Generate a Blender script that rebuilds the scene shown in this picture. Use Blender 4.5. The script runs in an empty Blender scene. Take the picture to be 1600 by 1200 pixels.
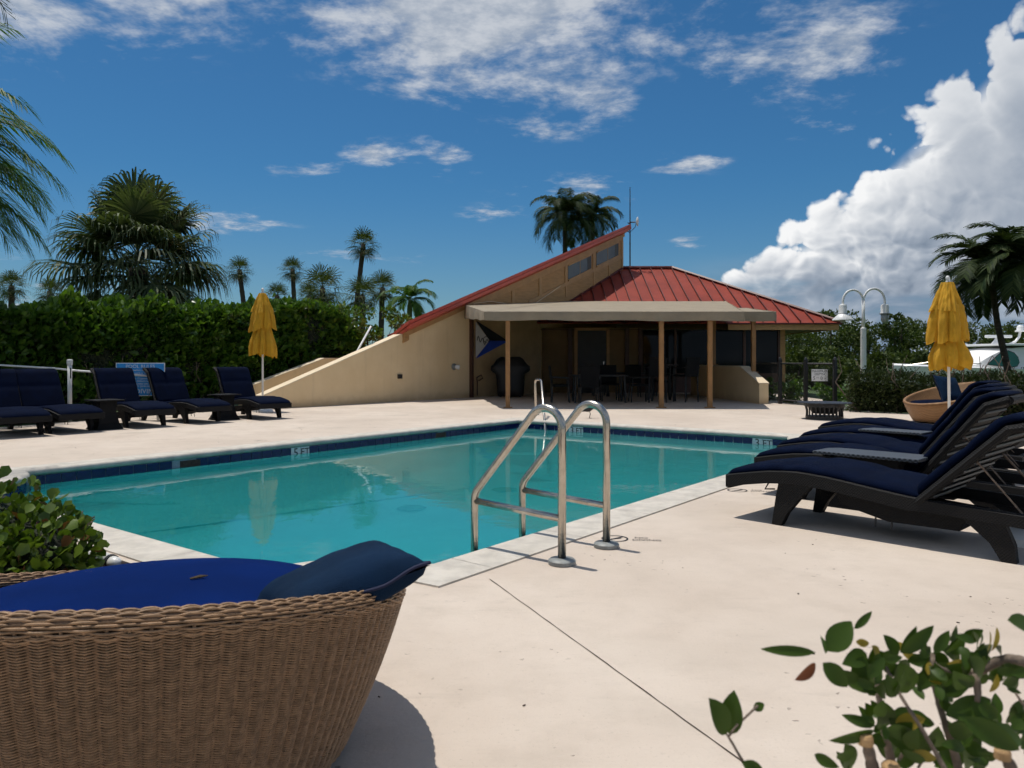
import bpy, bmesh, math, random
from mathutils import Vector, Matrix, noise as mnoise
import numpy as np

R = math.radians
rng = random.Random(7)
scene = bpy.context.scene
COL = scene.collection

# ------------------------------------------------------------------ camera
cam_data = bpy.data.cameras.new('camera')
cam = bpy.data.objects.new('camera', cam_data)
COL.objects.link(cam)
cam.location = (0, 0, 1.15)
cam.rotation_euler = (R(90), 0, 0)
cam_data.sensor_width = 36
cam_data.lens = 27.0
cam_data.shift_y = -38 / 1600
cam_data.clip_start = 0.05
cam_data.clip_end = 5000
cam_data.dof.use_dof = True
cam_data.dof.focus_distance = 7.0
cam_data.dof.aperture_fstop = 9.0
scene.camera = cam

# ------------------------------------------------------------------ light
SUN_EL = R(75)
SUN_DIR = Vector((-0.79 * math.cos(SUN_EL), 0.613 * math.cos(SUN_EL), math.sin(SUN_EL))).normalized()
sun = bpy.data.lights.new('sun', 'SUN')
sun.energy = 3.6
sun.angle = R(0.55)
sun.color = (1.0, 0.95, 0.87)
sun_o = bpy.data.objects.new('sun', sun)
COL.objects.link(sun_o)
sun_o.rotation_euler = SUN_DIR.to_track_quat('Z', 'Y').to_euler()
sun_o.location = (-20, 20, 40)

scene.view_settings.view_transform = 'Standard'
scene.view_settings.look = 'None'
scene.view_settings.gamma = 1
scene.view_settings.exposure = 0.0
scene.view_settings.use_curve_mapping = False
scene.cycles.use_denoising = True
scene.cycles.use_adaptive_sampling = True
scene.cycles.adaptive_threshold = 0.03
scene.cycles.adaptive_min_samples = 8
scene.cycles.max_bounces = 7
scene.cycles.diffuse_bounces = 3
scene.cycles.glossy_bounces = 3
scene.cycles.transmission_bounces = 5
scene.cycles.transparent_max_bounces = 8
scene.cycles.caustics_reflective = False
scene.cycles.caustics_refractive = False
scene.cycles.sample_clamp_indirect = 6

# ------------------------------------------------------------------ node helpers
class NT:
    """small helper for building node graphs"""
    def __init__(self, tree):
        self.t = tree; self.n = tree.nodes; self.l = tree.links
    def new(self, kind, **kw):
        nd = self.n.new(kind)
        for k, v in kw.items(): setattr(nd, k, v)
        return nd
    def put(self, sock, v):
        if isinstance(v, bpy.types.NodeSocket): self.l.new(v, sock)
        else: sock.default_value = v
    def m(self, op, a, b=0.0, c=None, clamp=False):
        nd = self.new('ShaderNodeMath', operation=op, use_clamp=clamp)
        self.put(nd.inputs[0], a); self.put(nd.inputs[1], b)
        if c is not None: self.put(nd.inputs[2], c)
        return nd.outputs[0]
    def step(self, v, lo, hi, a=0.0, b=1.0, smooth=True):
        nd = self.new('ShaderNodeMapRange', interpolation_type='SMOOTHSTEP' if smooth else 'LINEAR')
        self.put(nd.inputs[0], v); self.put(nd.inputs[1], lo); self.put(nd.inputs[2], hi)
        self.put(nd.inputs[3], a); self.put(nd.inputs[4], b)
        return nd.outputs[0]
    def mix(self, f, a, b, blend='MIX'):
        nd = self.new('ShaderNodeMix', data_type='RGBA', blend_type=blend)
        self.put(nd.inputs[0], f)
        for s, v in ((nd.inputs[6], a), (nd.inputs[7], b)):
            if isinstance(v, tuple) and len(v) == 3: v = v + (1,)
            self.put(s, v)
        return nd.outputs[2]
    def noise(self, vec, scale, detail=4, rough=0.55, dist=0.0, col=False, w=None):
        nd = self.new('ShaderNodeTexNoise')
        if w is not None:
            nd.noise_dimensions = '4D'; nd.inputs['W'].default_value = w
        if vec is not None: self.l.new(vec, nd.inputs['Vector'])
        nd.inputs['Scale'].default_value = scale; nd.inputs['Detail'].default_value = detail
        nd.inputs['Roughness'].default_value = rough; nd.inputs['Distortion'].default_value = dist
        return nd.outputs[1 if col else 0]
    def voronoi(self, vec, scale, feature='F1', detail=0, rough=.5, smooth=None):
        nd = self.new('ShaderNodeTexVoronoi', feature=feature)
        if vec is not None: self.l.new(vec, nd.inputs['Vector'])
        nd.inputs['Scale'].default_value = scale
        if 'Detail' in nd.inputs: nd.inputs['Detail'].default_value = detail; nd.inputs['Roughness'].default_value = rough
        if smooth is not None: nd.inputs['Smoothness'].default_value = smooth
        return nd.outputs[0]
    def vmul(self, vec, s):
        nd = self.new('ShaderNodeVectorMath', operation='MULTIPLY'); self.l.new(vec, nd.inputs[0]); nd.inputs[1].default_value = s
        return nd.outputs[0]
    def vadd(self, vec, s):
        nd = self.new('ShaderNodeVectorMath', operation='ADD'); self.put(nd.inputs[0], vec); self.put(nd.inputs[1], s)
        return nd.outputs[0]
    def xyz(self, x, y, z):
        nd = self.new('ShaderNodeCombineXYZ')
        for i, v in enumerate((x, y, z)): self.put(nd.inputs[i], v)
        return nd.outputs[0]

# ------------------------------------------------------------------ world: Nishita sky with clouds
world = bpy.data.worlds.new('World')
scene.world = world
world.use_nodes = True
wt = NT(world.node_tree)
wt.n.clear()
w_out = wt.new('ShaderNodeOutputWorld')
w_bg = wt.new('ShaderNodeBackground')
wt.l.new(w_bg.outputs[0], w_out.inputs[0])
w_bg.inputs[1].default_value = 0.066
sky = wt.new('ShaderNodeTexSky', sky_type='NISHITA')
sky.sun_disc = False
sky.sun_elevation = SUN_EL
sky.sun_rotation = math.atan2(SUN_DIR.x, SUN_DIR.y)
sky.altitude = 0; sky.air_density = 1.0; sky.dust_density = 0.5; sky.ozone_density = 2.5
tc = wt.new('ShaderNodeTexCoord').outputs['Generated']
sep = wt.new('ShaderNodeSeparateXYZ'); wt.l.new(tc, sep.inputs[0])
dx, dy, dz = sep.outputs
az = wt.m('MULTIPLY', wt.m('ARCTAN2', dx, dy), 57.2958)            # degrees from straight ahead, + right
el = wt.m('MULTIPLY', wt.m('ARCSINE', dz), 57.2958)
# deeper, more saturated blue than the raw sky
skycol = wt.mix(1.0, sky.outputs[0], wt.mix(wt.step(el, 0.0, 14.0), (0.60, 0.88, 1.08), (0.36, 0.83, 1.13)), 'MULTIPLY')
# --- thin broken cloud: noise on a flat layer, gathered into patches
ae = wt.xyz(az, el, 0.0)
def n2(vec, scale, detail=4, rough=.55, dist=0.0, col=False):
    nd = wt.new('ShaderNodeTexNoise', noise_dimensions='2D'); wt.l.new(vec, nd.inputs['Vector'])
    nd.inputs['Scale'].default_value = scale; nd.inputs['Detail'].default_value = detail; nd.inputs['Roughness'].default_value = rough; nd.inputs['Distortion'].default_value = dist
    return nd.outputs[1 if col else 0]
inv = wt.m('DIVIDE', 1.0, wt.m('ADD', wt.m('MAXIMUM', dz, 0.0), 0.09))
layer = wt.xyz(wt.m('MULTIPLY', dx, inv), wt.m('MULTIPLY', dy, inv), 0.0)
n_thin = n2(layer, 2.6, 6, 0.62, 0.3)
n_fine = n2(layer, 9.0, 4, 0.62)
def blob(a, e, ra, re, k):
    vm = wt.new('ShaderNodeVectorMath', operation='MULTIPLY_ADD'); wt.l.new(ae, vm.inputs[0]); vm.inputs[1].default_value = (1 / ra, 1 / re, 0); vm.inputs[2].default_value = (-a / ra, -e / re, 0)
    dt = wt.new('ShaderNodeVectorMath', operation='DOT_PRODUCT'); wt.l.new(vm.outputs[0], dt.inputs[0]); wt.l.new(vm.outputs[0], dt.inputs[1])
    return wt.m('POWER', .3679, dt.outputs['Value']), k
blobs = [(-2.0, 25.6, 13.5, 4.7, 1.42), (-34, 21, 7, 3.6, .60), (-25, 22.5, 4.0, 2.4, .5), (17.5, 20.3, 3.4, 2.2, .62), (23.0, 20.6, 4.2, 2.6, .70), (-2.0, 19.3, 6.0, 1.2, .35),
         (-5.0, 14.9, 2.4, 1.2, .95), (-10.2, 14.7, 2.0, .9, .85), (-13.8, 13.6, 2.0, .6, .6), (-16.5, 13.3, 1.6, .5, .5), (7.5, 18.2, 1.8, .9, .6), (13, 14.0, 2.6, .7, .55), (5.5, 12.2, 5.0, 1.2, .55), (12.8, 8.4, 1.1, .6, .6),
         (-21, 9.6, 4.0, 1.0, .6), (-40, 9.0, 6.0, 3.0, .6), (3, 16.6, 4.4, .8, .36), (-12, 7.4, 6, .8, .25), (-22, 24.0, 2, 1.0, .55), (22, 15.8, 3.0, 1.0, .4), (-1.5, 10.8, 2.6, .6, .4), (-30, 3.5, 10, 2.5, .35)]
mask = None
for b in blobs:
    g, k = blob(*b); mask = wt.m('MULTIPLY', g, k) if mask is None else wt.m('MULTIPLY_ADD', g, k, mask)
# beyond the frame unseen cloud from slow noise is thickened to brighten the ambient light
slow = wt.step(n2(layer, .65, 1, .5), .30, .60, 0, 1.0)
away = wt.m('MULTIPLY', wt.m('MAXIMUM', wt.step(wt.m('ABSOLUTE', az), 38, 55), wt.step(el, 28, 40)), slow)
mask = wt.m('ADD', mask, away)
thin = wt.m('ADD', wt.m('MULTIPLY', wt.m('SUBTRACT', n_thin, .5), 2.1), wt.m('MULTIPLY', wt.m('SUBTRACT', n_fine, .5), .9))
thin = wt.step(wt.m('ADD', thin, mask), .22, 1.10)
thin = wt.m('MULTIPLY', thin, wt.step(mask, .03, .3))
thin_col = wt.mix(wt.step(n_fine, .3, .7), (5.8, 6.6, 7.8), (9.4, 9.8, 10.4))
col = wt.mix(wt.m('MULTIPLY', thin, .88), skycol, thin_col)
# low bank of grey-blue cloud near the horizon on the marina side
lowvec = wt.xyz(wt.m('MULTIPLY', az, .16), wt.m('MULTIPLY', el, .42), 0.0)
n_low = n2(lowvec, 1.1, 5, .55, .3)
low = wt.m('MULTIPLY', wt.step(az, 9, 22), wt.step(el, 8.0, 4.2))
lowcol = wt.mix(wt.step(n_low, .38, .66), (2.9, 4.0, 5.6), (5.4, 6.3, 7.6))
col = wt.mix(wt.m('MULTIPLY', low, wt.step(n_low, .25, .5, .6, .95)), col, lowcol)
# --- towering cumulus to the right
v0 = wt.xyz(wt.m('MULTIPLY', az, .1), wt.m('MULTIPLY', el, .115), 0.0)
warp = n2(v0, 2.2, 2, .5, 0.0, True)
v1 = wt.vadd(v0, wt.vmul(wt.vadd(warp, (-.5, -.5, -.5)), (.22, .22, 0)))
def puff(off):
    nd = wt.new('ShaderNodeTexVoronoi', feature='F1', voronoi_dimensions='2D'); wt.l.new(wt.vadd(v1, off), nd.inputs['Vector'])
    nd.inputs['Scale'].default_value = 3.4; nd.inputs['Detail'].default_value = 2.0; nd.inputs['Roughness'].default_value = .42; nd.inputs['Lacunarity'].default_value = 2.3
    return wt.m('SUBTRACT', 1.0, wt.m('MULTIPLY', nd.outputs[0], nd.outputs[0]))
pf = puff((0, 0, 0))
pf_lit = puff((-.03, .045, 0))
# outline: upper edge climbs to the right, peaks beyond the frame, then falls away again
edge = wt.m('MULTIPLY_ADD', az, .82, 4.7 - 14.2 * .82)
edge = wt.m('MINIMUM', edge, wt.m('MULTIPLY_ADD', az, -.75, 34.0 + 46 * .75))
n_mid = n2(v0, 2.4, 5, .55)
depth = wt.m('SUBTRACT', edge, el)                                     # degrees inside the outline
inside = wt.m('ADD', depth, wt.m('MULTIPLY', wt.m('SUBTRACT', pf, .70), 3.4))
inside = wt.m('ADD', inside, wt.m('MULTIPLY', wt.m('SUBTRACT', n_mid, .5), 3.4))
cum = wt.m('MAXIMUM', wt.step(inside, -.35, .85), wt.step(depth, 1.6, 3.2))
base_n = wt.m('MULTIPLY', wt.m('SUBTRACT', n_low, .5), 4.0)
cum = wt.m('MULTIPLY', cum, wt.step(wt.m('ADD', el, base_n), 3.4, 5.6))
cum = wt.m('MULTIPLY', cum, wt.step(az, 11.5, 14.5))
relief = wt.m('MULTIPLY', wt.m('SUBTRACT', pf, pf_lit), .58)
rim_l = wt.step(inside, 6.5, 0.0)                                       # sunlit outer billows
base_d = wt.step(wt.m('ADD', el, base_n), 9.0, 4.4)                     # dense base of the cloud
veil = wt.step(wt.m('ADD', wt.m('SUBTRACT', az, 25.0), wt.m('MULTIPLY', wt.m('SUBTRACT', n_mid, .5), 12.0)), 0.0, 8.0)   # flat anvil on the far side
br = wt.m('ADD', .60, relief)
br = wt.m('MULTIPLY_ADD', rim_l, .36, br)
br = wt.m('MULTIPLY_ADD', wt.m('SUBTRACT', n_mid, .5), .60, br)
br = wt.m('MULTIPLY_ADD', base_d, -.36, br)
br = wt.m('MINIMUM', wt.m('MAXIMUM', br, 0.0), 1.0)
flat = wt.m('MULTIPLY_ADD', wt.m('SUBTRACT', n_mid, .5), .45, .36)
flat = wt.m('MULTIPLY_ADD', rim_l, .30, flat)
vk = wt.m('MULTIPLY', veil, .88)
br = wt.m('ADD', wt.m('MULTIPLY', br, wt.m('SUBTRACT', 1.0, vk)), wt.m('MULTIPLY', flat, vk))
ramp = wt.new('ShaderNodeValToRGB')
wt.l.new(br, ramp.inputs[0])
cr = ramp.color_ramp
cr.elements[0].position = 0.0; cr.elements[0].color = (2.6, 3.4, 4.6, 1)
cr.elements[1].position = 1.0; cr.elements[1].color = (14.0, 14.1, 14.2, 1)
e = cr.elements.new(.35); e.color = (5.2, 6.0, 7.2, 1)
e = cr.elements.new(.65); e.color = (9.2, 9.7, 10.4, 1)
col = wt.mix(cum, col, ramp.outputs[0])
wt.l.new(col, w_bg.inputs[0])
world.cycles.sampling_method = 'MANUAL'
world.cycles.sample_map_resolution = 256

# ------------------------------------------------------------------ materials
MATS = {}
def pmat(name, base, rough=.6, var=.15, scale=4.0, bump=0.0, bscale=60.0, metal=0.0, spec=.5, tint=None, detail=5, stretch=None, transl=0.0, bdist=.01):
    if name in MATS: return MATS[name]
    m = bpy.data.materials.new(name); m.use_nodes = True
    t = NT(m.node_tree); bs = t.n['Principled BSDF']; out = t.n['Material Output']
    co = t.new('ShaderNodeTexCoord').outputs['Object']
    if stretch: co = t.vmul(co, stretch)
    n1 = t.noise(co, scale, detail, .6)
    b = Vector(base)
    lo = tuple(b * (1 - var)); hi = tuple(min(1, c * (1 + var)) for c in b)
    if tint: hi = tint
    c = t.mix(t.step(n1, .3, .7), lo, hi)
    t.l.new(c, bs.inputs['Base Color'])
    bs.inputs['Roughness'].default_value = rough
    bs.inputs['Metallic'].default_value = metal
    bs.inputs['Specular IOR Level'].default_value = spec
    if bump:
        n2 = t.noise(co, bscale, 4, .6)
        bp = t.new('ShaderNodeBump'); bp.inputs['Strength'].default_value = bump; bp.inputs['Distance'].default_value = bdist
        t.l.new(n2, bp.inputs['Height']); t.l.new(bp.outputs[0], bs.inputs['Normal'])
    if transl:
        tr = t.new('ShaderNodeBsdfTranslucent'); t.l.new(t.mix(1.0, c, (1.0, 1.15, .45), 'MULTIPLY'), tr.inputs[0])
        ms = t.new('ShaderNodeMixShader'); ms.inputs[0].default_value = transl
        t.l.new(bs.outputs[0], ms.inputs[1]); t.l.new(tr.outputs[0], ms.inputs[2]); t.l.new(ms.outputs[0], out.inputs[0])
    MATS[name] = m
    return m

def leaf_mat(name, dark, light, rough=.45, transl=.22, spec=.4, third=None):
    """leaves: colour differs leaf by leaf (random per mesh island)"""
    if name in MATS: return MATS[name]
    m = bpy.data.materials.new(name); m.use_nodes = True
    t = NT(m.node_tree); bs = t.n['Principled BSDF']; out = t.n['Material Output']
    g = t.new('ShaderNodeNewGeometry')
    c = t.mix(g.outputs['Random Per Island'], dark, light)
    if third: c = t.mix(t.step(t.m('FRACT', t.m('MULTIPLY', g.outputs['Random Per Island'], 17.3)), .93, .95), c, third)
    t.l.new(c, bs.inputs['Base Color'])
    bs.inputs['Roughness'].default_value = rough; bs.inputs['Specular IOR Level'].default_value = spec
    tr = t.new('ShaderNodeBsdfTranslucent'); t.l.new(t.mix(1.0, c, (1.2, 1.3, .5), 'MULTIPLY'), tr.inputs[0])
    ms = t.new('ShaderNodeMixShader'); ms.inputs[0].default_value = transl
    t.l.new(bs.outputs[0], ms.inputs[1]); t.l.new(tr.outputs[0], ms.inputs[2]); t.l.new(ms.outputs[0], out.inputs[0])
    MATS[name] = m
    return m

def deck_mat():
    m = bpy.data.materials.new('deck_coating'); m.use_nodes = True
    t = NT(m.node_tree); bs = t.n['Principled BSDF']
    co = t.new('ShaderNodeTexCoord').outputs['Object']
    big = t.noise(co, .5, 5, .6); mid = t.noise(co, 3.5, 6, .65); fine = t.noise(co, 60, 4, .7); streak = t.noise(t.vmul(co, (1.2, 6.0, 1)), 2.0, 6, .65)
    c = t.mix(t.step(big, .3, .7), (.525, .44, .365), (.62, .535, .455))
    c = t.mix(t.step(mid, .42, .75, 0, .35), c, (.42, .35, .285))
    c = t.mix(t.step(streak, .56, .8, 0, .3), c, (.36, .31, .26))
    c = t.mix(t.step(fine, .58, .76, 0, .42), c, (.33, .28, .23))
    brush = t.noise(t.vmul(co, (1.0, 9.0, 1)), 11, 4, .7)
    c = t.mix(t.step(brush, .55, .78, 0, .22), c, (.38, .32, .26))
    grain = t.noise(co, 85, 3, .8)
    c = t.mix(t.step(grain, .60, .78, 0, .55), c, (.27, .225, .18))
    c = t.mix(t.step(grain, .40, .24, 0, .35), c, (.70, .63, .54))
    patch = t.m('MULTIPLY', t.step(t.noise(co, .33, 4, .55, .4, w=5.0), .56, .60), .16)
    c = t.mix(patch, c, (.44, .385, .32))
    # pinholes and chips where the coating has worn through
    v = t.voronoi(t.vadd(co, t.vmul(t.noise(co, 30, 2, .5, 0, True), (.05, .05, 0))), 17, 'F1')
    pit = t.m('MULTIPLY', t.step(v, .15, .09), t.step(t.noise(co, 1.3, 4, .65), .50, .62))
    c = t.mix(t.m('MULTIPLY', pit, .75), c, (.16, .13, .11))
    stain = t.m('MULTIPLY', t.step(t.noise(t.vmul(co, (1, 2.2, 1)), .8, 5, .6, .6, w=2.0), .61, .72), .36)
    c = t.mix(stain, c, (.27, .23, .19))
    t.l.new(c, bs.inputs['Base Color']); bs.inputs['Roughness'].default_value = .8; bs.inputs['Specular IOR Level'].default_value = .25
    h = t.m('ADD', t.m('ADD', t.m('MULTIPLY', fine, .5), t.m('MULTIPLY', grain, .35)), t.m('ADD', t.noise(co, 14, 5, .65), t.m('MULTIPLY', pit, -.8)))
    bp = t.new('ShaderNodeBump'); bp.inputs['Strength'].default_value = .45; bp.inputs['Distance'].default_value = .006
    t.l.new(h, bp.inputs['Height']); t.l.new(bp.outputs[0], bs.inputs['Normal'])
    MATS['deck'] = m
    return m

def weave_mat(name, a, b, sx, sz, bump=.6, rough=.5):
    """flat strap weave for frames seen from a distance"""
    m = bpy.data.materials.new(name); m.use_nodes = True
    t = NT(m.node_tree); bs = t.n['Principled BSDF']
    co = t.new('ShaderNodeTexCoord').outputs['Object']
    s = t.new('ShaderNodeSeparateXYZ'); t.l.new(co, s.inputs[0])
    u = t.m('MULTIPLY', t.m('ADD', s.outputs[0], s.outputs[1]), sx); w = t.m('MULTIPLY', s.outputs[2], sz)
    su = t.m('SINE', u); sw = t.m('SINE', w)
    h = t.m('MULTIPLY', su, sw)
    c = t.mix(t.step(h, -.6, .8), a, b)
    t.l.new(c, bs.inputs['Base Color']); bs.inputs['Roughness'].default_value = rough; bs.inputs['Specular IOR Level'].default_value = .25
    bp = t.new('ShaderNodeBump'); bp.inputs['Strength'].default_value = bump; bp.inputs['Distance'].default_value = .004
    t.l.new(h, bp.inputs['Height']); t.l.new(bp.outputs[0], bs.inputs['Normal'])
    MATS[name] = m
    return m

def glass_mat(name, tint=(.008, .010, .012), rough=.03):
    m = bpy.data.materials.new(name); m.use_nodes = True
    t = NT(m.node_tree); bs = t.n['Principled BSDF']
    co = t.new('ShaderNodeTexCoord').outputs['Object']
    c = t.mix(t.noise(co, 1.4, 3), tuple(x * .7 for x in tint), tuple(x * 1.4 for x in tint))
    t.l.new(c, bs.inputs['Base Color'])
    bs.inputs['Roughness'].default_value = rough; bs.inputs['IOR'].default_value = 1.25
    MATS[name] = m
    return m

def stucco_mat():
    m = bpy.data.materials.new('beige_stucco'); m.use_nodes = True
    t = NT(m.node_tree); bs = t.n['Principled BSDF']
    co = t.new('ShaderNodeNewGeometry').outputs['Position']; s = t.new('ShaderNodeSeparateXYZ'); t.l.new(co, s.inputs[0])
    c = t.mix(t.step(t.noise(co, .9, 5, .6), .3, .7), (.76, .575, .335), (.84, .655, .40))
    streak = t.noise(t.vmul(co, (3.5, 3.5, .22)), 1.6, 6, .65)
    c = t.mix(t.step(streak, .52, .78, 0, .30), c, (.55, .41, .25))
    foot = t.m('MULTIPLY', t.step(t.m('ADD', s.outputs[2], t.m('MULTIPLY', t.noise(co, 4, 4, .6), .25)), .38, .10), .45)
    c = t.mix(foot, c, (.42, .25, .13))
    c = t.mix(t.m('MULTIPLY', t.step(t.voronoi(co, 1.3, 'DISTANCE_TO_EDGE'), .006, .002), .0), c, (.3, .2, .12))
    t.l.new(c, bs.inputs['Base Color']); bs.inputs['Roughness'].default_value = .88; bs.inputs['Specular IOR Level'].default_value = .2
    bp = t.new('ShaderNodeBump'); bp.inputs['Strength'].default_value = .5; bp.inputs['Distance'].default_value = .012
    t.l.new(t.noise(co, 60, 4, .6), bp.inputs['Height']); t.l.new(bp.outputs[0], bs.inputs['Normal'])
    MATS['beige'] = m
    return m
deck_m = deck_mat()
M = dict(
    coping=pmat('coping_concrete', (.52, .48, .42), .75, .14, 6, .3, 90),
    tile=pmat('navy_glazed_tile', (.012, .016, .11), .12, .35, 9, .05, 30),
    white_tile=pmat('white_glazed_tile', (.82, .84, .84), .2, .05, 10),
    grout=pmat('pale_grout', (.30, .38, .44), .85, .15, 20),
    plaster=pmat('pool_plaster', (.78, .86, .83), .8, .08, 1.2),
    black_print=pmat('black_print', (.012, .012, .014), .6, .2, 30),
    joint=pmat('dark_joint', (.07, .05, .04), .95, .3, 30),
    beige=stucco_mat(),
    cream=pmat('cream_cap', (.74, .61, .43), .85, .06, 2, .3, 60),
    brown=pmat('brown_siding', (.42, .235, .09), .6, .12, 3, .2, 40, stretch=(1, 1, 6)),
    brown_trim=pmat('brown_trim', (.46, .265, .11), .55, .1, 4),
    porch_shade_tan=pmat('tan_darkened_for_porch_shade', (.23, .14, .06), .8, .1, 2, .3, 60),  # porch back wall, deep canopy shade put into its colour
    post=pmat('brown_painted_steel', (.30, .15, .05), .5, .1, 5),
    dark_brown=pmat('dark_brown_metal', (.075, .03, .018), .5, .15, 5),
    red=pmat('red_metal_roof', (.25, .040, .024), .55, .16, 1.2, .06, 8, spec=.2),
    red_light=pmat('red_metal_fascia', (.55, .10, .065), .45, .08, 2),
    red_seam=pmat('red_metal_seam', (.10, .015, .011), .5, .1, 3),
    canvas=pmat('tan_canvas', (.28, .232, .165), .9, .1, 2.2, .45, 7, bdist=.03),
    door=pmat('dark_door', (.02, .016, .014), .4, .2, 3),
    glass=glass_mat('dark_glass'),
    clere=glass_mat('clerestory_glass', (.12, .15, .17), .08),
    white=pmat('white_paint', (.75, .75, .73), .4, .05, 5),
    white_plastic=pmat('white_plastic', (.70, .70, .68), .35, .06, 8),
    gel=pmat('white_gelcoat', (.86, .86, .85), .2, .03, 1.5),
    canvas_white=pmat('white_boat_canvas', (.82, .82, .81), .8, .06, 1.5, .5, 3, bdist=.05),
    teal_glass=glass_mat('teal_boat_window', (.05, .17, .15), .08),
    steel=pmat('stainless_steel', (.50, .46, .40), .24, .12, 25, .08, 120, metal=1.0),
    flange=pmat('grey_flange', (.24, .25, .24), .5, .2, 20, .2, 60),
    navy=pmat('navy_cushion', (.0011, .0042, .0175), .9, .2, 6, .35, 260, spec=.06),
    royal=pmat('blue_daybed_cushion', (.001, .013, .088), .9, .12, 3, .35, 350, spec=.05),
    pillow=pmat('teal_navy_pillow', (.002, .015, .042), .85, .2, 4, .4, 300, spec=.12),
    piping=pmat('navy_piping', (.004, .008, .04), .8, .1, 6),
    black_weave=weave_mat('black_flat_weave', (.0018, .0018, .002), (.008, .008, .009), 330, 330, .5, .65),
    grey_weave=weave_mat('grey_flat_weave', (.025, .03, .036), (.10, .115, .135), 170, 190),
    black_metal=pmat('black_metal', (.012, .012, .013), .45, .2, 12),
    black_cover=pmat('black_vinyl_cover', (.012, .012, .013), .55, .2, 4, .4, 9, bdist=.03),
    wicker=pmat('tan_wicker', (.31, .195, .112), .5, .28, 55, .1, 90, spec=.3),
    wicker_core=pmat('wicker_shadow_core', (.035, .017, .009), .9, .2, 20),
    wicker_far=weave_mat('tan_wicker_far', (.20, .105, .045), (.36, .205, .10), 150, 320),
    yellow=pmat('yellow_canvas', (.62, .33, .018), .85, .10, 5, .25, 60, transl=.18),
    blue_sign=pmat('blue_sign_face', (.02, .27, .66), .5, .05, 4),
    print_white=pmat('white_print', (.78, .80, .82), .6, .03, 10),
    mulch=pmat('mulch', (.085, .045, .03), .95, .6, 30, 1.0, 60, bdist=.03),
    grass=pmat('lawn_grass', (.045, .085, .018), .9, .35, 1.2, .6, 30),
    bark=pmat('palm_bark', (.13, .10, .075), .9, .35, 6, .8, 20, stretch=(1, 1, 5), bdist=.03),
    bark_dark=pmat('dark_palm_bark', (.055, .042, .032), .9, .35, 6, .8, 20, stretch=(1, 1, 5), bdist=.03),
    crownshaft=pmat('green_crownshaft', (.12, .15, .035), .5, .25, 4),
    twig=pmat('grey_twig', (.16, .12, .09), .85, .4, 40, .5, 90),
    cut_wood=pmat('cut_twig_end', (.45, .28, .13), .8, .3, 40),
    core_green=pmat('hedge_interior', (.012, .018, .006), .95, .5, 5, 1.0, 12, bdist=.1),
    frond_stem=pmat('frond_stem', (.10, .11, .03), .6, .2, 8),
    bird=pmat('black_feathers', (.01, .01, .012), .4, .2, 30),
    lamp_glass=pmat('frosted_lamp_glass', (.30, .31, .30), .25, .1, 8),
    flag_black=pmat('black_flag_cloth', (.012, .014, .02), .8, .1, 5),
    flag_blue=pmat('blue_flag_cloth', (.015, .06, .42), .8, .1, 5),
    flag_white=pmat('white_flag_cloth', (.62, .62, .62), .8, .05, 5),
    stone=pmat('pale_stone', (.32, .30, .27), .9, .3, 6, .5, 30),
)
M['leaf_hedge'] = leaf_mat('hedge_leaf', (.030, .078, .010), (.112, .205, .026), .33, .30)
M['leaf_low'] = leaf_mat('low_hedge_leaf', (.015, .028, .006), (.055, .075, .018), .5, .15)
M['leaf_bush'] = leaf_mat('bush_leaf', (.035, .075, .010), (.125, .185, .022), .38, .25, third=(.11, .05, .02))
M['leaf_tree'] = leaf_mat('tree_leaf', (.030, .052, .014), (.095, .125, .032), .6, .2, .2)
M['fan'] = leaf_mat('fan_palm_leaf', (.026, .046, .018), (.115, .145, .065), .5, .25, .22)
M['fan_far'] = leaf_mat('far_fan_palm_leaf', (.028, .050, .014), (.095, .120, .036), .6, .2, .15, third=(.12, .085, .03))
M['feather'] = leaf_mat('feather_palm_leaf', (.028, .075, .016), (.095, .175, .036), .5, .35, .15)
M['feather_dark'] = leaf_mat('dark_feather_palm_leaf', (.012, .028, .010), (.050, .072, .022), .6, .15, .12)
M['leaf_near'] = leaf_mat('foreground_leaf', (.016, .038, .005), (.062, .112, .012), .45, .28, .3)
M['leaf_red'] = leaf_mat('rust_leaf', (.13, .03, .012), (.2, .06, .02), .5, .2)
M['leaf_yellow'] = leaf_mat('yellowing_leaf', (.22, .17, .02), (.35, .26, .03), .5, .25)
M['seed'] = leaf_mat('palm_flower_stalk', (.13, .11, .03), (.24, .20, .06), .7, .1)
M['dead'] = leaf_mat('dry_palm_leaf', (.09, .06, .03), (.17, .12, .06), .8, .1)

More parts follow.
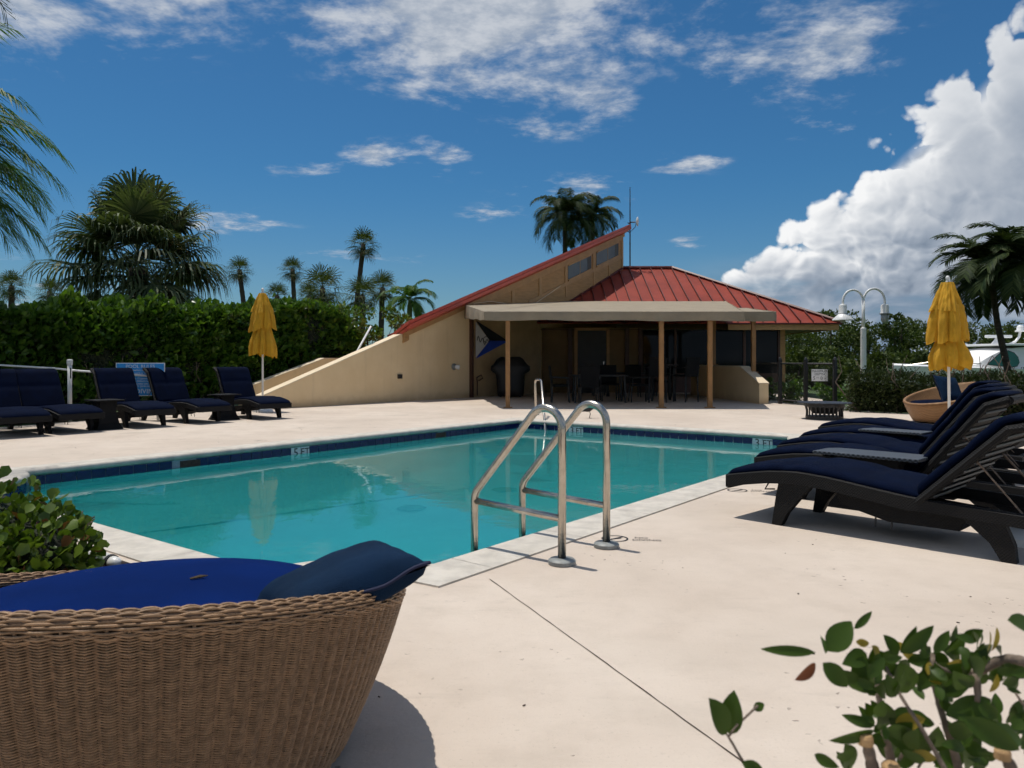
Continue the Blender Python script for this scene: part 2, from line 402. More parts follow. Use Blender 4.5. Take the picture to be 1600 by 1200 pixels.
# ------------------------------------------------------------------ mesh builder
class MB:
    def __init__(self): self.v = []; self.f = []
    def add(self, vs, fs):
        o = len(self.v); self.v.extend(tuple(p) for p in vs); self.f.extend(tuple(i + o for i in f) for f in fs)
        return self
    def box(self, c, s, rot=None):
        hx, hy, hz = s[0] / 2, s[1] / 2, s[2] / 2
        vs = [Vector((x * hx, y * hy, z * hz)) for x in (-1, 1) for y in (-1, 1) for z in (-1, 1)]
        if rot is not None: vs = [rot @ p for p in vs]
        c = Vector(c)
        return self.add([p + c for p in vs], [(0, 1, 3, 2), (4, 6, 7, 5), (0, 4, 5, 1), (2, 3, 7, 6), (0, 2, 6, 4), (1, 5, 7, 3)])
    def bevbox(self, c, s, b, rot=None):
        """box with chamfered vertical and horizontal edges"""
        bm = bmesh.new(); bmesh.ops.create_cube(bm, size=1)
        for p in bm.verts: p.co = Vector((p.co.x * s[0], p.co.y * s[1], p.co.z * s[2]))
        bmesh.ops.bevel(bm, geom=list(bm.edges), offset=b, segments=2, affect='EDGES', profile=.6)
        bm.verts.index_update()
        c = Vector(c)
        self.add([(rot @ p.co if rot is not None else p.co) + c for p in bm.verts], [[q.index for q in f.verts] for f in bm.faces])
        bm.free(); return self
    def tube(self, path, rad, sides=8, caps=True, closed=False):
        path = [Vector(p) for p in path]; n = len(path)
        rads = rad if isinstance(rad, (list, tuple)) else [rad] * n
        rings = []; up = None
        for i, p in enumerate(path):
            a = path[(i - 1) % n] if (i > 0 or closed) else p
            b = path[(i + 1) % n] if (i < n - 1 or closed) else p
            t = (b - a)
            t = t.normalized() if t.length > 1e-9 else Vector((0, 0, 1))
            if up is None:
                up = t.orthogonal().normalized()
            up = up - t * up.dot(t)
            up = up.normalized() if up.length > 1e-6 else t.orthogonal().normalized()
            sd = t.cross(up)
            rings.append([p + (up * math.cos(2 * math.pi * k / sides) + sd * math.sin(2 * math.pi * k / sides)) * rads[i] for k in range(sides)])
        return self.loft(rings, caps and not closed, closed)
    def loft(self, rings, caps=True, closed=False):
        n = len(rings); k = len(rings[0]); vs = [p for r in rings for p in r]; fs = []
        for i in range(n if closed else n - 1):
            j = (i + 1) % n
            for q in range(k): fs.append((i * k + q, i * k + (q + 1) % k, j * k + (q + 1) % k, j * k + q))
        if caps: fs.append(tuple(range(k))[::-1]); fs.append(tuple((n - 1) * k + q for q in range(k)))
        return self.add(vs, fs)
    def lathe(self, prof, c=(0, 0, 0), sides=24, mod=None):
        c = Vector(c); rings = []
        for i, (r, z) in enumerate(prof):
            rings.append([c + Vector((math.cos(a) * (r + (mod(i, a) if mod else 0)), math.sin(a) * (r + (mod(i, a) if mod else 0)), z)) for a in (2 * math.pi * q / sides for q in range(sides))])
        return self.loft(rings, True)
    def prism(self, poly, ax, ay, az_, o=(0, 0, 0)):
        """polygon of (a, b) pairs in the ax/ay plane, extruded along vector az_"""
        o = Vector(o); ax = Vector(ax); ay = Vector(ay); d = Vector(az_); n = len(poly)
        vs = [o + ax * a + ay * b for a, b in poly]; vs += [p + d for p in vs]
        fs = [tuple(range(n))[::-1], tuple(range(n, 2 * n))]
        for i in range(n): fs.append((i, (i + 1) % n, n + (i + 1) % n, n + i))
        return self.add(vs, fs)
    def strip(self, left, right):
        n = len(left); vs = list(left) + list(right)
        return self.add(vs, [(i, i + 1, n + i + 1, n + i) for i in range(n - 1)])
    def build(self, name, mat, parent=None, origin=None, smooth=False, recalc=True):
        me = bpy.data.meshes.new(name)
        vs = self.v
        if origin is not None:
            ox, oy, oz = origin; vs = [(a - ox, b - oy, c - oz) for a, b, c in vs]
        me.from_pydata([tuple(p) for p in vs], [], self.f)
        if recalc and len(self.f) < 60000:
            bm = bmesh.new(); bm.from_mesh(me); bmesh.ops.recalc_face_normals(bm, faces=bm.faces); bm.to_mesh(me); bm.free()
        if smooth:
            me.polygons.foreach_set('use_smooth', [True] * len(me.polygons))
            if smooth == 'auto':
                try: me.set_sharp_from_angle(angle=R(40))
                except Exception: pass
        me.materials.append(M[mat] if isinstance(mat, str) else mat)
        o = bpy.data.objects.new(name, me); COL.objects.link(o)
        if parent is not None: o.parent = parent
        elif origin is not None: o.location = origin
        return o

def tag(o, label=None, cat=None, group=None, kind=None):
    if label: o['label'] = label
    if cat: o['category'] = cat
    if group: o['group'] = group
    if kind: o['kind'] = kind
    return o
def thing(name, label, cat, loc=(0, 0, 0), rz=0.0, group=None):
    o = bpy.data.objects.new(name, None); COL.objects.link(o)
    o.location = loc; o.rotation_euler = (0, 0, rz); o.empty_display_size = .2
    return tag(o, label, cat, group)
def copy_tree(o, parent=None):
    c = o.copy(); COL.objects.link(c); c.parent = parent
    for ch in list(o.children): copy_tree(ch, c)
    return c
def text_mesh(s, size, align='CENTER', extrude=.0):
    cu = bpy.data.curves.new('lettering', 'FONT'); cu.body = s; cu.size = size; cu.align_x = align; cu.align_y = 'CENTER'; cu.extrude = extrude; cu.resolution_u = 3
    ob = bpy.data.objects.new('lettering', cu); COL.objects.link(ob)
    dg = bpy.context.evaluated_depsgraph_get(); dg.update()
    me = bpy.data.meshes.new_from_object(ob.evaluated_get(dg))
    bpy.data.objects.remove(ob); bpy.data.curves.remove(cu)
    return me
def lettering(s, size, mat, parent, loc, ex, ey, align='CENTER', name='lettering', bold=0):
    """flat letters: ex = reading direction, ey = up direction of the letters"""
    me = text_mesh(s, size, align)
    ex = Vector(ex).normalized(); ey = Vector(ey).normalized(); ez = ex.cross(ey)
    mt = Matrix((ex, ey, ez)).transposed().to_4x4(); mt.translation = Vector(loc)
    me.transform(mt); me.materials.clear(); me.materials.append(M[mat])
    o = bpy.data.objects.new(name, me); COL.objects.link(o)
    if parent is not None: o.parent = parent
    return o

# pool axes: r runs along the pool away from the camera, s across it to the right
UR = Vector((.609, .793, 0)); US = Vector((.793, -.609, 0))
def rs(r, s, z=0.0): return UR * r + US * s + Vector((0, 0, z))
# ================================================================== ground, deck, pool
# the ground sheet has an opening where the pool basin is sunk
def arc(c, rad, a0, a1, n):
    return [(c[0] + rad * math.sin(a0 + (a1 - a0) * i / n), c[1] + rad * math.cos(a0 + (a1 - a0) * i / n)) for i in range(n + 1)]
R0, R1, S0, S1 = 2.47, 11.74, -8.85, -2.95
outline = arc((R0, S0), .73, R(90), R(0), 10)                   # scalloped corner, from the left edge to the front edge
outline += [(R0, S0 + .73 + (S1 - .65 - S0 - .73) * k / 6) for k in range(1, 6)]
outline += arc((R0, S1), .65, R(180), R(90), 10)
outline += [(R0 + .65 + (R1 - .75 - R0 - .65) * k / 8, S1) for k in range(1, 8)]
outline += arc((R1, S1), .75, R(270), R(180), 10)
outline += [(R1, S1 - .75 + (S0 - S1 + .75) * k / 6) for k in range(1, 7)]
outline += [(R1 + (R0 + .73 - R1) * k / 8, S0) for k in range(1, 8)]
def offset(poly, d):
    n = len(poly); out = []
    for i in range(n):
        a, b, c = Vector(poly[i - 1]), Vector(poly[i]), Vector(poly[(i + 1) % n])
        e1 = (b - a).normalized(); e2 = (c - b).normalized()
        n1 = Vector((-e1.y, e1.x)); n2 = Vector((-e2.y, e2.x)); nn = (n1 + n2)
        nn = nn.normalized() / max(.5, math.sqrt(max(.05, (1 + n1.dot(n2)) / 2)))
        out.append((b.x + nn.x * d, b.y + nn.y * d))
    return out
def area(p): return sum(p[i - 1][0] * p[i][1] - p[i][0] * p[i - 1][1] for i in range(len(p))) / 2
SGN = -1 if area(outline) > 0 else 1
def off(d): return offset(outline, d * SGN)            # + d = away from the water
assert area([(a, b) for a, b in off(.3)]) ** 2 > area(outline) ** 2

def sheet(name, outer, holes, z, mat, kind='structure', thick=0.0):
    """flat sheet with holes; outer/holes are lists of world (x, y)"""
    bm = bmesh.new(); edges = []
    for loop in [outer] + holes:
        vs = [bm.verts.new((x, y, z)) for x, y in loop]
        for i in range(len(vs)): edges.append(bm.edges.new((vs[i - 1], vs[i])))
    bmesh.ops.triangle_fill(bm, use_beauty=True, use_dissolve=False, edges=edges)
    bmesh.ops.recalc_face_normals(bm, faces=bm.faces)
    if sum(f.normal.z for f in bm.faces) < 0: bmesh.ops.reverse_faces(bm, faces=bm.faces)
    if thick:
        ret = bmesh.ops.extrude_face_region(bm, geom=list(bm.faces))
        bmesh.ops.translate(bm, verts=[e for e in ret['geom'] if isinstance(e, bmesh.types.BMVert)], vec=(0, 0, -thick))
        bmesh.ops.recalc_face_normals(bm, faces=bm.faces)
    me = bpy.data.meshes.new(name); bm.to_mesh(me); bm.free()
    me.materials.append(M[mat] if isinstance(mat, str) else mat)
    o = bpy.data.objects.new(name, me); COL.objects.link(o)
    return tag(o, kind=kind)
def w2(p): q = rs(*p); return (q.x, q.y)

sheet('ground', [(-1500, -300), (1500, -300), (1500, 3000), (-1500, 3000)], [[w2(p) for p in off(.1)]], -.16, 'grass')
planter = [(-1.2, -9.6), (2.13, -9.6), (2.13, -3.98), (-1.2, -3.98)]
deck_outer = [w2(p) for p in [(-9, -16.9), (15.0, -16.9)]] + [(-2.5, 25.5), (1.0, 28.2), (9.0, 28.2), (9.0, 21.0), (7.1, 20.2), (7.9, 18.2), (7.35, 17.4), (13.5, 12.7), (14.0, -8), (-14, -8)]
deck_outer[0] = (-16, -2)
deck = sheet('pool_deck', deck_outer, [[w2(p) for p in off(.285)], [w2(p) for p in planter]], 0.0, deck_m, thick=.15)
mb = MB(); q = [rs(*p) for p in planter]
nx, ny = 40, 56
vs = []; fs = []
for i in range(nx + 1):
    for j in range(ny + 1):
        a, b = -1.3 + 3.5 * i / nx, -9.7 + 5.8 * j / ny
        p = rs(a, b, -.10 + .03 * mnoise.noise(Vector((a * 4, b * 4, 0))) + .02 * rng.random()); vs.append(p)
for i in range(nx):
    for j in range(ny): fs.append((i * (ny + 1) + j, (i + 1) * (ny + 1) + j, (i + 1) * (ny + 1) + j + 1, i * (ny + 1) + j + 1))
mb.add(vs, fs); tag(mb.build('planting_bed', 'mulch'), kind='structure')
# mulch chips
ch = MB()
for k in range(1500):
    a, b = rng.uniform(.2, 2.1), rng.uniform(-6.5, -4.05); p = rs(a, b, -.075 + rng.random() * .02)
    rot = Matrix.Rotation(rng.uniform(0, 6.3), 3, 'Z') @ Matrix.Rotation(rng.uniform(-.5, .5), 3, 'X')
    ch.box(p, (rng.uniform(.02, .055), rng.uniform(.008, .018), .006), rot)
tag(ch.build('mulch_chips', pmat('mulch_chip', (.13, .075, .05), .9, .7, 15), recalc=False), 'loose reddish mulch chips around the clipped bush', 'mulch', kind='stuff')

# joints in the deck coating: thin dark grooves
def ground_line(name, pts, w, z, mat, parent):
    m_ = MB(); L = []; Rr = []
    for i, p in enumerate(pts):
        p = Vector(p); a = Vector(pts[max(0, i - 1)]); b = Vector(pts[min(len(pts) - 1, i + 1)])
        t = (b - a).normalized(); nn = Vector((-t.y, t.x, 0)); ww = w * (.6 + .8 * rng.random()) / 2
        L.append((p.x + nn.x * ww, p.y + nn.y * ww, z)); Rr.append((p.x - nn.x * ww, p.y - nn.y * ww, z))
    m_.strip(L, Rr); return m_.build(name, mat, parent, recalc=False)
def lerp_pts(a, b, n, j=.004):
    a = Vector(a); b = Vector(b); return [a.lerp(b, i / n) + Vector((rng.uniform(-j, j), rng.uniform(-j, j), 0)) for i in range(n + 1)]
ground_line('deck_joint', lerp_pts((-.117, 4.02, 0), (1.55, .1, 0), 60, .0015), .005, .002, 'joint', deck)
ground_line('deck_joint', lerp_pts(rs(3.0, -2.70), rs(11.6, -2.69), 70), .008, .002, 'joint', deck)
ground_line('deck_joint', lerp_pts(rs(3.0, -9.16), rs(12.0, -9.16), 60), .006, .002, 'joint', deck)
ground_line('deck_joint', lerp_pts(rs(12.05, -9.2), rs(12.05, -2.7), 40), .006, .002, 'joint', deck)

pool = tag(bpy.data.objects.new('swimming_pool', None), kind='structure'); COL.objects.link(pool)
# coping: bullnosed kerb swept round the outline
prof = [(.30, -.10), (.30, .010), (.06, .014), (.0, .014), (-.022, .006), (-.034, -.012), (-.036, -.032), (-.026, -.052), (-.006, -.062), (.02, -.064), (.02, -.10)]
rings = [[rs(p[0], p[1], z) for p in off(d)] for d, z in prof]
cp = MB(); n = len(outline)
cp.add([p for r_ in rings for p in r_], [(i * n + k, i * n + (k + 1) % n, ((i + 1) % len(rings)) * n + (k + 1) % n, ((i + 1) % len(rings)) * n + k) for i in range(len(rings)) for k in range(n)])
cp.build('coping', 'coping', pool, smooth='auto')
# cross joints between the coping blocks
per = [Vector(p) for p in outline]
seglen = [(per[(i + 1) % n] - per[i]).length for i in range(n)]
total = sum(seglen)
def along(t):
    t %= total
    for i in range(n):
        if t <= seglen[i]:
            a, b = per[i], per[(i + 1) % n]; d = (b - a).normalized(); p = a + d * t
            nn = Vector((-d.y, d.x)) * SGN
            return p, d, nn
        t -= seglen[i]
    return per[0], (per[1] - per[0]).normalized(), Vector((0, 0))
cj = MB(); t = .4
while t < total:
    p, d, nn = along(t); a = p + nn * .004; b = p + nn * .296; hw = d * .0022
    cj.add([rs(a.x - hw.x, a.y - hw.y, .0162), rs(a.x + hw.x, a.y + hw.y, .0162), rs(b.x + hw.x, b.y + hw.y, .0125), rs(b.x - hw.x, b.y - hw.y, .0125)], [(0, 1, 2, 3)]); t += .92
cj.build('coping_joints', pmat('coping_joint', (.42, .39, .35), .9, .2, 20), pool, recalc=False)
# basin
WATER_Z = -.155
def floor_z(r): return -1.32 + (r - R0) / (R1 - R0) * .47
bs_ = MB(); rgs = []
for d, f in ((.012, 0.0), (.012, 1.0)): rgs.append((d, f))
CV, CH = .80, 1.25
lay = [[rs(a_, b_, -.06) for a_, b_ in off(.012)]]
for q in range(9):
    a_ = R(90) * q / 8; d_ = .012 - CH * (1 - math.cos(a_)); lay.append([rs(p_[0], p_[1], floor_z(p0[0]) + CV * (1 - math.sin(a_))) for p_, p0 in zip(off(d_), off(.012))])
bs_.add([p for l_ in lay for p in l_], [(i * n + k, i * n + (k + 1) % n, (i + 1) * n + (k + 1) % n, (i + 1) * n + k) for i in range(len(lay) - 1) for k in range(n)] + [tuple((len(lay) - 1) * n + k for k in range(n))])
bs_.build('basin', 'plaster', pool, smooth='auto')
gr = MB(); g1 = off(.004); vt = [rs(a, b, -.062) for a, b in g1]; vb = [rs(a, b, -.222) for a, b in g1]
gr.add(vt + vb, [(k, (k + 1) % n, n + (k + 1) % n, n + k) for k in range(n)]); gr.build('grout_band', 'grout', pool)
# waterline tiles, each its own piece
tile_me = None
def set_tile(t, mat='tile', w=.149, name='tile'):
    global tile_me
    p, d, nn = along(t)
    ex = (rs(d.x, d.y)).normalized(); ey = rs(-nn.x, -nn.y).normalized()
    if tile_me is None:
        tb = MB().bevbox((0, 0, 0), (.149, .008, .149), .0025); o = tb.build('tile', 'tile', pool); tile_me = o.data; COL.objects.unlink(o); bpy.data.objects.remove(o)
    me = tile_me
    if mat != 'tile':
        me = tile_me.copy(); me.materials.clear(); me.materials.append(M[mat])
    o = bpy.data.objects.new(name, me); COL.objects.link(o); o.parent = pool
    mt = Matrix((ex, ey, ex.cross(ey))).transposed().to_4x4(); c = p - nn * .001
    mt.translation = rs(c.x, c.y, -.1415); o.matrix_local = mt
    return o, ex, ey
def t_of(r, s):
    best = None
    for k in range(int(total / .02)):
        p, d, nn = along(k * .02); e = (p - Vector((r, s))).length
        if best is None or e < best[0]: best = (e, k * .02)
    return best[1]
marks = [(t_of(6.75, S0), '5'), (t_of(R1, -7.45), '3'), (t_of(R1, -4.12), '3')]
skim = [t_of(5.05, S0), t_of(9.55, S0)]
pitch = total / round(total / .1545)
k = 0
while k * pitch < total - .01:
    t = k * pitch
    near = [m_ for m_ in marks if abs(m_[0] - t) < pitch * .5]
    if near:
        o, ex, ey = set_tile(t, 'white_tile', name='depth_marker_tile'); inward = ey
        o2, _, _ = set_tile(t + pitch, 'white_tile', name='depth_marker_tile')
        # reading direction is to the viewer's right when facing the wall from the water
        rd = Vector((0, 0, 1)).cross(inward)
        first, second = (o, o2) if (o2.location - o.location).dot(rd) > 0 else (o2, o)
        for ob, s_ in ((first, near[0][1]), (second, 'FT')):
            c = ob.location + inward * .0065
            me = text_mesh(s_, .17 if s_ != 'FT' else .145)
            mt = Matrix((rd, Vector((0, 0, 1)), inward)).transposed().to_4x4(); mt.translation = c
            lo = bpy.data.objects.new('lettering', me); me.materials.clear(); me.materials.append(M['black_print']); COL.objects.link(lo)
            lo.parent = ob; lo.matrix_parent_inverse = Matrix.Identity(4); lo.matrix_local = ob.matrix_local.inverted() @ mt
        k += 2; continue
    if any(abs(s_ - t) < pitch * .9 for s_ in skim):
        p, d, nn = along(t); ex = rs(d.x, d.y).normalized(); ey = rs(-nn.x, -nn.y).normalized()
        if any(abs(s_ - t) < pitch * .5 for s_ in skim):
            c = p + nn * .03; mt = Matrix((ex, ey, Vector((0, 0, 1)))).transposed()
            MB().box(rs(c.x, c.y, -.13), (.26, .07, .10), mt).build('skimmer_opening', 'joint', pool)
        k += 1; continue
    set_tile(t); k += 1
# corner steps under water
for i, (d, zz) in enumerate(((.55, -.32), (.95, -.56), (1.35, -.80))):
    poly = [(R1 + .005, S0 - .005)] + [(R1 - d * math.cos(a), S0 + d * math.sin(a)) for a in [R(90) * q / 10 for q in range(11)]]
    st = MB(); pts = [rs(a, b, zz) for a, b in poly]; pb = [rs(a, b, zz - .3) for a, b in poly]; m_ = len(poly)
    st.add(pts + pb, [tuple(range(m_))] + [(q, (q + 1) % m_, m_ + (q + 1) % m_, m_ + q) for q in range(m_)]); st.build('step', 'plaster', pool)
# main drain and a floor return
for (r_, s_) in ((5.6, -5.6), (6.9, -5.4)):
    MB().lathe([(.001, .03), (.13, .028), (.15, .0)], rs(r_, s_, floor_z(r_)), 20).build('floor_drain', pmat('drain_cover', (.30, .42, .33), .7, .3, 9), pool)

# water: closed body with absorption; gently rippled surface
wm = bpy.data.materials.new('pool_water'); wm.use_nodes = True
t_ = NT(wm.node_tree); t_.n.clear(); o_ = t_.new('ShaderNodeOutputMaterial')
co = t_.new('ShaderNodeTexCoord').outputs['Object']
h = t_.m('ADD', t_.noise(t_.vmul(co, (1, 1, 1)), 1.6, 3, .5, .4), t_.m('MULTIPLY', t_.noise(co, 7, 3, .5, .3), .22))
# breeze-ruffled patch in the middle of the pool
h = t_.m('ADD', h, t_.m('MULTIPLY', t_.noise(co, 20, 2, .5), t_.step(t_.noise(co, .35, 2, .5), .5, .68, 0, .05)))
bp = t_.new('ShaderNodeBump'); bp.inputs['Strength'].default_value = .065; bp.inputs['Distance'].default_value = .05; t_.l.new(h, bp.inputs['Height'])
gl = t_.new('ShaderNodeBsdfGlossy'); gl.inputs['Roughness'].default_value = .015; t_.l.new(bp.outputs[0], gl.inputs['Normal'])
rf = t_.new('ShaderNodeBsdfRefraction'); rf.inputs['IOR'].default_value = 1.33; rf.inputs['Roughness'].default_value = .0; rf.inputs['Color'].default_value = (.96, 1, 1, 1); t_.l.new(bp.outputs[0], rf.inputs['Normal'])
tp = t_.new('ShaderNodeBsdfTransparent'); tp.inputs[0].default_value = (.96, 1, 1, 1)
ms = t_.new('ShaderNodeMixShader'); ms.inputs[0].default_value = .52; t_.l.new(tp.outputs[0], ms.inputs[1]); t_.l.new(rf.outputs[0], ms.inputs[2])
fr = t_.new('ShaderNodeFresnel'); fr.inputs['IOR'].default_value = 1.33; t_.l.new(bp.outputs[0], fr.inputs['Normal'])
df = t_.new('ShaderNodeBsdfDiffuse'); t_.l.new(t_.mix(t_.step(t_.noise(co, .35, 3, .5), .35, .65), (.008, .28, .30), (.010, .33, .352)), df.inputs[0])
md = t_.new('ShaderNodeMixShader'); md.inputs[0].default_value = .38; t_.l.new(ms.outputs[0], md.inputs[1]); t_.l.new(df.outputs[0], md.inputs[2])
m2 = t_.new('ShaderNodeMixShader'); t_.l.new(fr.outputs[0], m2.inputs[0]); t_.l.new(md.outputs[0], m2.inputs[1]); t_.l.new(gl.outputs[0], m2.inputs[2])
t_.l.new(m2.outputs[0], o_.inputs['Surface'])
va = t_.new('ShaderNodeVolumeAbsorption'); va.inputs[0].default_value = (.03, .905, .94, 1); va.inputs[1].default_value = .58
t_.l.new(va.outputs[0], o_.inputs['Volume'])
M['water'] = wm
wb = MB(); wt_ = off(.008)
vt = [rs(a, b, WATER_Z) for a, b in wt_]; vb = [rs(a, b, -1.5) for a, b in wt_]
wb.add(vt + vb, [tuple(range(n)), tuple(range(n, 2 * n))[::-1]] + [(k, (k + 1) % n, n + (k + 1) % n, n + k) for k in range(n)])
tag(wb.build('water', 'water'), kind='structure')

# printed no-diving marks on the deck
def deck_mark(x, y, ang, with_sign=True):
    ex = Vector((math.cos(ang), math.sin(ang), 0)); ey = Vector((-ex.y, ex.x, 0))
    m_ = MB(); c = Vector((x, y, .0035)); rr = .075
    if with_sign:
        ri = [c + (ex * math.cos(a) + ey * math.sin(a)) * rr for a in [2 * math.pi * k / 28 for k in range(29)]]
        ro = [c + (ex * math.cos(a) + ey * math.sin(a)) * (rr + .011) for a in [2 * math.pi * k / 28 for k in range(29)]]
        m_.strip(ri, ro)
        dd = (ex + ey).normalized(); e2 = (ex - ey).normalized()
        m_.add([c + dd * rr + e2 * .006, c + dd * rr - e2 * .006, c - dd * rr - e2 * .006, c - dd * rr + e2 * .006], [(0, 1, 2, 3)])
        m_.box(c + ex * .01, (.07, .012, .001), Matrix.Rotation(ang + .5, 3, 'Z'))
        o = m_.build('no_diving_symbol', 'black_print', deck, recalc=False)
    lettering('NO', .055, 'black_print', deck, c + ex * .17 + ey * .03, ex, ey)
    lettering('DIVING', .055, 'black_print', deck, c + ex * .20 - ey * .03, ex, ey)
deck_mark(.66, 4.93, R(-5)); deck_mark(1.98, 6.75, R(-8)); deck_mark(-3.75, 10.85, R(10), False)

db = MB(); rdb = random.Random(77)
for k in range(240):
    x, y = rdb.uniform(-6, 7), rdb.uniform(1.2, 16) ** 1.0; q = Vector((x, y, 0)); r_, s_ = q.dot(UR), q.dot(US)
    if R0 - .4 < r_ < R1 + .4 and S0 - .4 < s_ < S1 + .4: continue
    if r_ < 2.3 and s_ < -3.8: continue
    sz = rdb.uniform(.003, .009)
    db.box((x, y, .003), (sz * rdb.uniform(1, 2.6), sz * .7, .003), Matrix.Rotation(rdb.uniform(0, 3.1), 3, 'Z'))
tag(db.build('deck_debris', 'joint', recalc=False), 'tiny dark specks of leaf litter scattered over the deck', 'debris', kind='stuff')

# ================================================================== clubhouse
WU = Vector((.617, .787, 0)); WN = Vector((.787, -.617, 0)); W0 = Vector((-5.75, 17.7, 0)); Z = Vector((0, 0, 1))
def wp(t, o, z): return W0 + WU * t + WN * o + Z * z
FALL = .52                                             # the shed roof drops away behind its visible edge
def zr(t): return 2.33 + (t - 4.7) * .3555             # upper edge of the shed roof
BO = Vector((1.0, 26.0, 0))
house = thing('clubhouse', 'beige clubhouse with sloping wing and red metal roofs beside the pool', 'building', BO)
def hb(mb, name, mat, parent=None, smooth=False):
    if parent is None or parent is house: return mb.build(name, mat, house, BO, smooth)
    return mb.build(name, mat, parent, BO, smooth)       # parent empties/parts sit at BO (identity local)
# long wall that starts as a low fin and climbs under the roof
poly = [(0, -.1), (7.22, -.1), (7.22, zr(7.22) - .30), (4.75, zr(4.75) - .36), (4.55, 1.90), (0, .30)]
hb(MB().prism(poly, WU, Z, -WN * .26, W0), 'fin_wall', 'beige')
hb(MB().prism([(7.225, -.1), (10.9, -.1), (10.9, 2.6), (7.225, 2.75)], WU, Z, -WN * .26, W0 - WN * .004), 'porch_side_wall', pmat('beige_darkened_for_canopy_shade', (.44, .31, .165), .85, .1, 2, .4, 60))  # continues the beige fin wall, with canopy shade darkened into its colour
cap = MB(); a0, a1 = wp(-.02, .012, .302), wp(4.55, .012, 1.902)
cap.add([wp(-.02, .012, .30), wp(4.56, .012, 1.90), wp(4.56, -.272, 1.90), wp(-.02, -.272, .30), wp(-.02, .012, .325), wp(4.56, .012, 1.927), wp(4.56, -.272, 1.927), wp(-.02, -.272, .325)],
        [(4, 5, 6, 7), (0, 3, 2, 1), (0, 1, 5, 4), (2, 3, 7, 6), (0, 4, 7, 3), (1, 2, 6, 5)])
hb(cap, 'wall_cap', 'cream')
# volume of the wing behind
poly = [(4.6, -.1), (16.45, -.1), (16.45, zr(16.45) - .45), (4.6, zr(4.6) - .45)]
hb(MB().prism(poly, WU, Z, (-WN - Z * FALL) * 3.6, W0 - WN * .27 - Z * .15), 'wing_wall', 'beige')
# brown sided upper wall in the plane of the fin
poly = [(4.6, zr(4.6) - .36), (7.1, zr(7.1) - .31), (7.1, 2.55), (16.5, 2.55), (16.5, zr(16.5) - .24), (4.6, zr(4.6) - .24)]
hb(MB().prism(poly, WU, Z, -WN * .2, W0 + WN * .012), 'upper_wall', 'brown')
def batten(t0, z0, t1, z1, w, proud=.035, name='trim_board', vertical=False):
    d = (t1 - t0, z1 - z0); L = math.hypot(*d); nx_, nz_ = -d[1] / L * w / 2, d[0] / L * w / 2
    if vertical: nx_, nz_ = w / 2, 0
    p_ = [(t0 + nx_, z0 + nz_), (t0 - nx_, z0 - nz_), (t1 - nx_, z1 - nz_), (t1 + nx_, z1 + nz_)]
    return hb(MB().prism(p_, WU, Z, WN * proud, W0 + WN * .014), name, 'brown_trim')
batten(4.50, zr(4.50) - .34, 16.5, zr(16.5) - .34, .24, .06, 'rake_board')
batten(7.2, zr(7.2) - .50, 16.32, zr(16.32) - .50, .12, .03)
batten(10.2, zr(10.2) - 1.22, 16.32, zr(16.32) - 1.24, .12, .03)
for t0 in (7.9, 9.35, 10.85, 12.42, 14.28, 16.40):
    b0 = max(2.6, zr(t0) - (1.22 if t0 > 12 else 1.9)) if t0 < 16 else 4.4
    batten(t0, b0, t0, zr(t0) - .5, .14, .026, vertical=True)
for t0 in (14.28, 12.42, 15.4):
    batten(t0, 3.4, t0, zr(t0) - 1.24, .07, .022, vertical=True)
def clere(t0, t1):
    q = MB().prism([(t0, zr(t0) - 1.13), (t1, zr(t1) - 1.13), (t1, zr(t1) - .58), (t0, zr(t0) - .58)], WU, Z, WN * .012, W0 + WN * .013)
    w_ = hb(q, 'clerestory_window', 'clere')
    d_ = MB().prism([(t1 - .26, zr(t1 - .26) - 1.13), (t1, zr(t1) - 1.13), (t1, zr(t1) - .58), (t1 - .26, zr(t1 - .26) - .58)], WU, Z, WN * .004, W0 + WN * .026)
    hb(d_, 'open_sash', 'door', w_)
    for (x0, z0, x1, z1, v) in ((t0, zr(t0) - .58, t1, zr(t1) - .58, 0), (t0, zr(t0) - 1.13, t1, zr(t1) - 1.13, 0)):
        L = math.hypot(x1 - x0, z1 - z0); nx_, nz_ = -(z1 - z0) / L * .03, (x1 - x0) / L * .03
        hb(MB().prism([(x0 + nx_, z0 + nz_), (x0 - nx_, z0 - nz_), (x1 - nx_, z1 - nz_), (x1 + nx_, z1 + nz_)], WU, Z, WN * .045, W0 + WN * .015), 'window_frame', 'brown_trim', w_)
    hb(MB().prism([((t0 + t1) / 2 - .012, zr((t0 + t1) / 2) - 1.11), ((t0 + t1) / 2 + .012, zr((t0 + t1) / 2) - 1.11), ((t0 + t1) / 2 + .012, zr((t0 + t1) / 2) - .6), ((t0 + t1) / 2 - .012, zr((t0 + t1) / 2) - .6)], WU, Z, WN * .006, W0 + WN * .027), 'mullion', 'brown_trim', w_)
clere(12.56, 14.1); clere(14.48, 16.1)
# shed roof slab with a stepped red edge
sr = MB().prism([(4.34, zr(4.34) - .10), (16.62, zr(16.62) - .10), (16.62, zr(16.62)), (4.34, zr(4.34))], WU, Z, (-WN - Z * FALL) * 4.2, W0 + WN * .30)
shed = hb(sr, 'shed_roof', 'red_light')
hb(MB().prism([(4.38, zr(4.38) - .20), (16.58, zr(16.58) - .20), (16.58, zr(16.58) - .102), (4.38, zr(4.38) - .102)], WU, Z, (-WN - Z * FALL) * 4.0, W0 + WN * .34), 'drip_edge', 'red_light', shed)
for k in range(8):
    o1 = .30 - .25 - k * .5
    hb(MB().prism([(4.30, zr(4.30) + .001), (16.6, zr(16.6) + .001), (16.6, zr(16.6) + .035), (4.30, zr(4.30) + .035)], WU, Z, -WN * .03, W0 + WN * o1 + Z * (o1 - .30) * FALL), 'standing_seam', 'red_seam', shed)
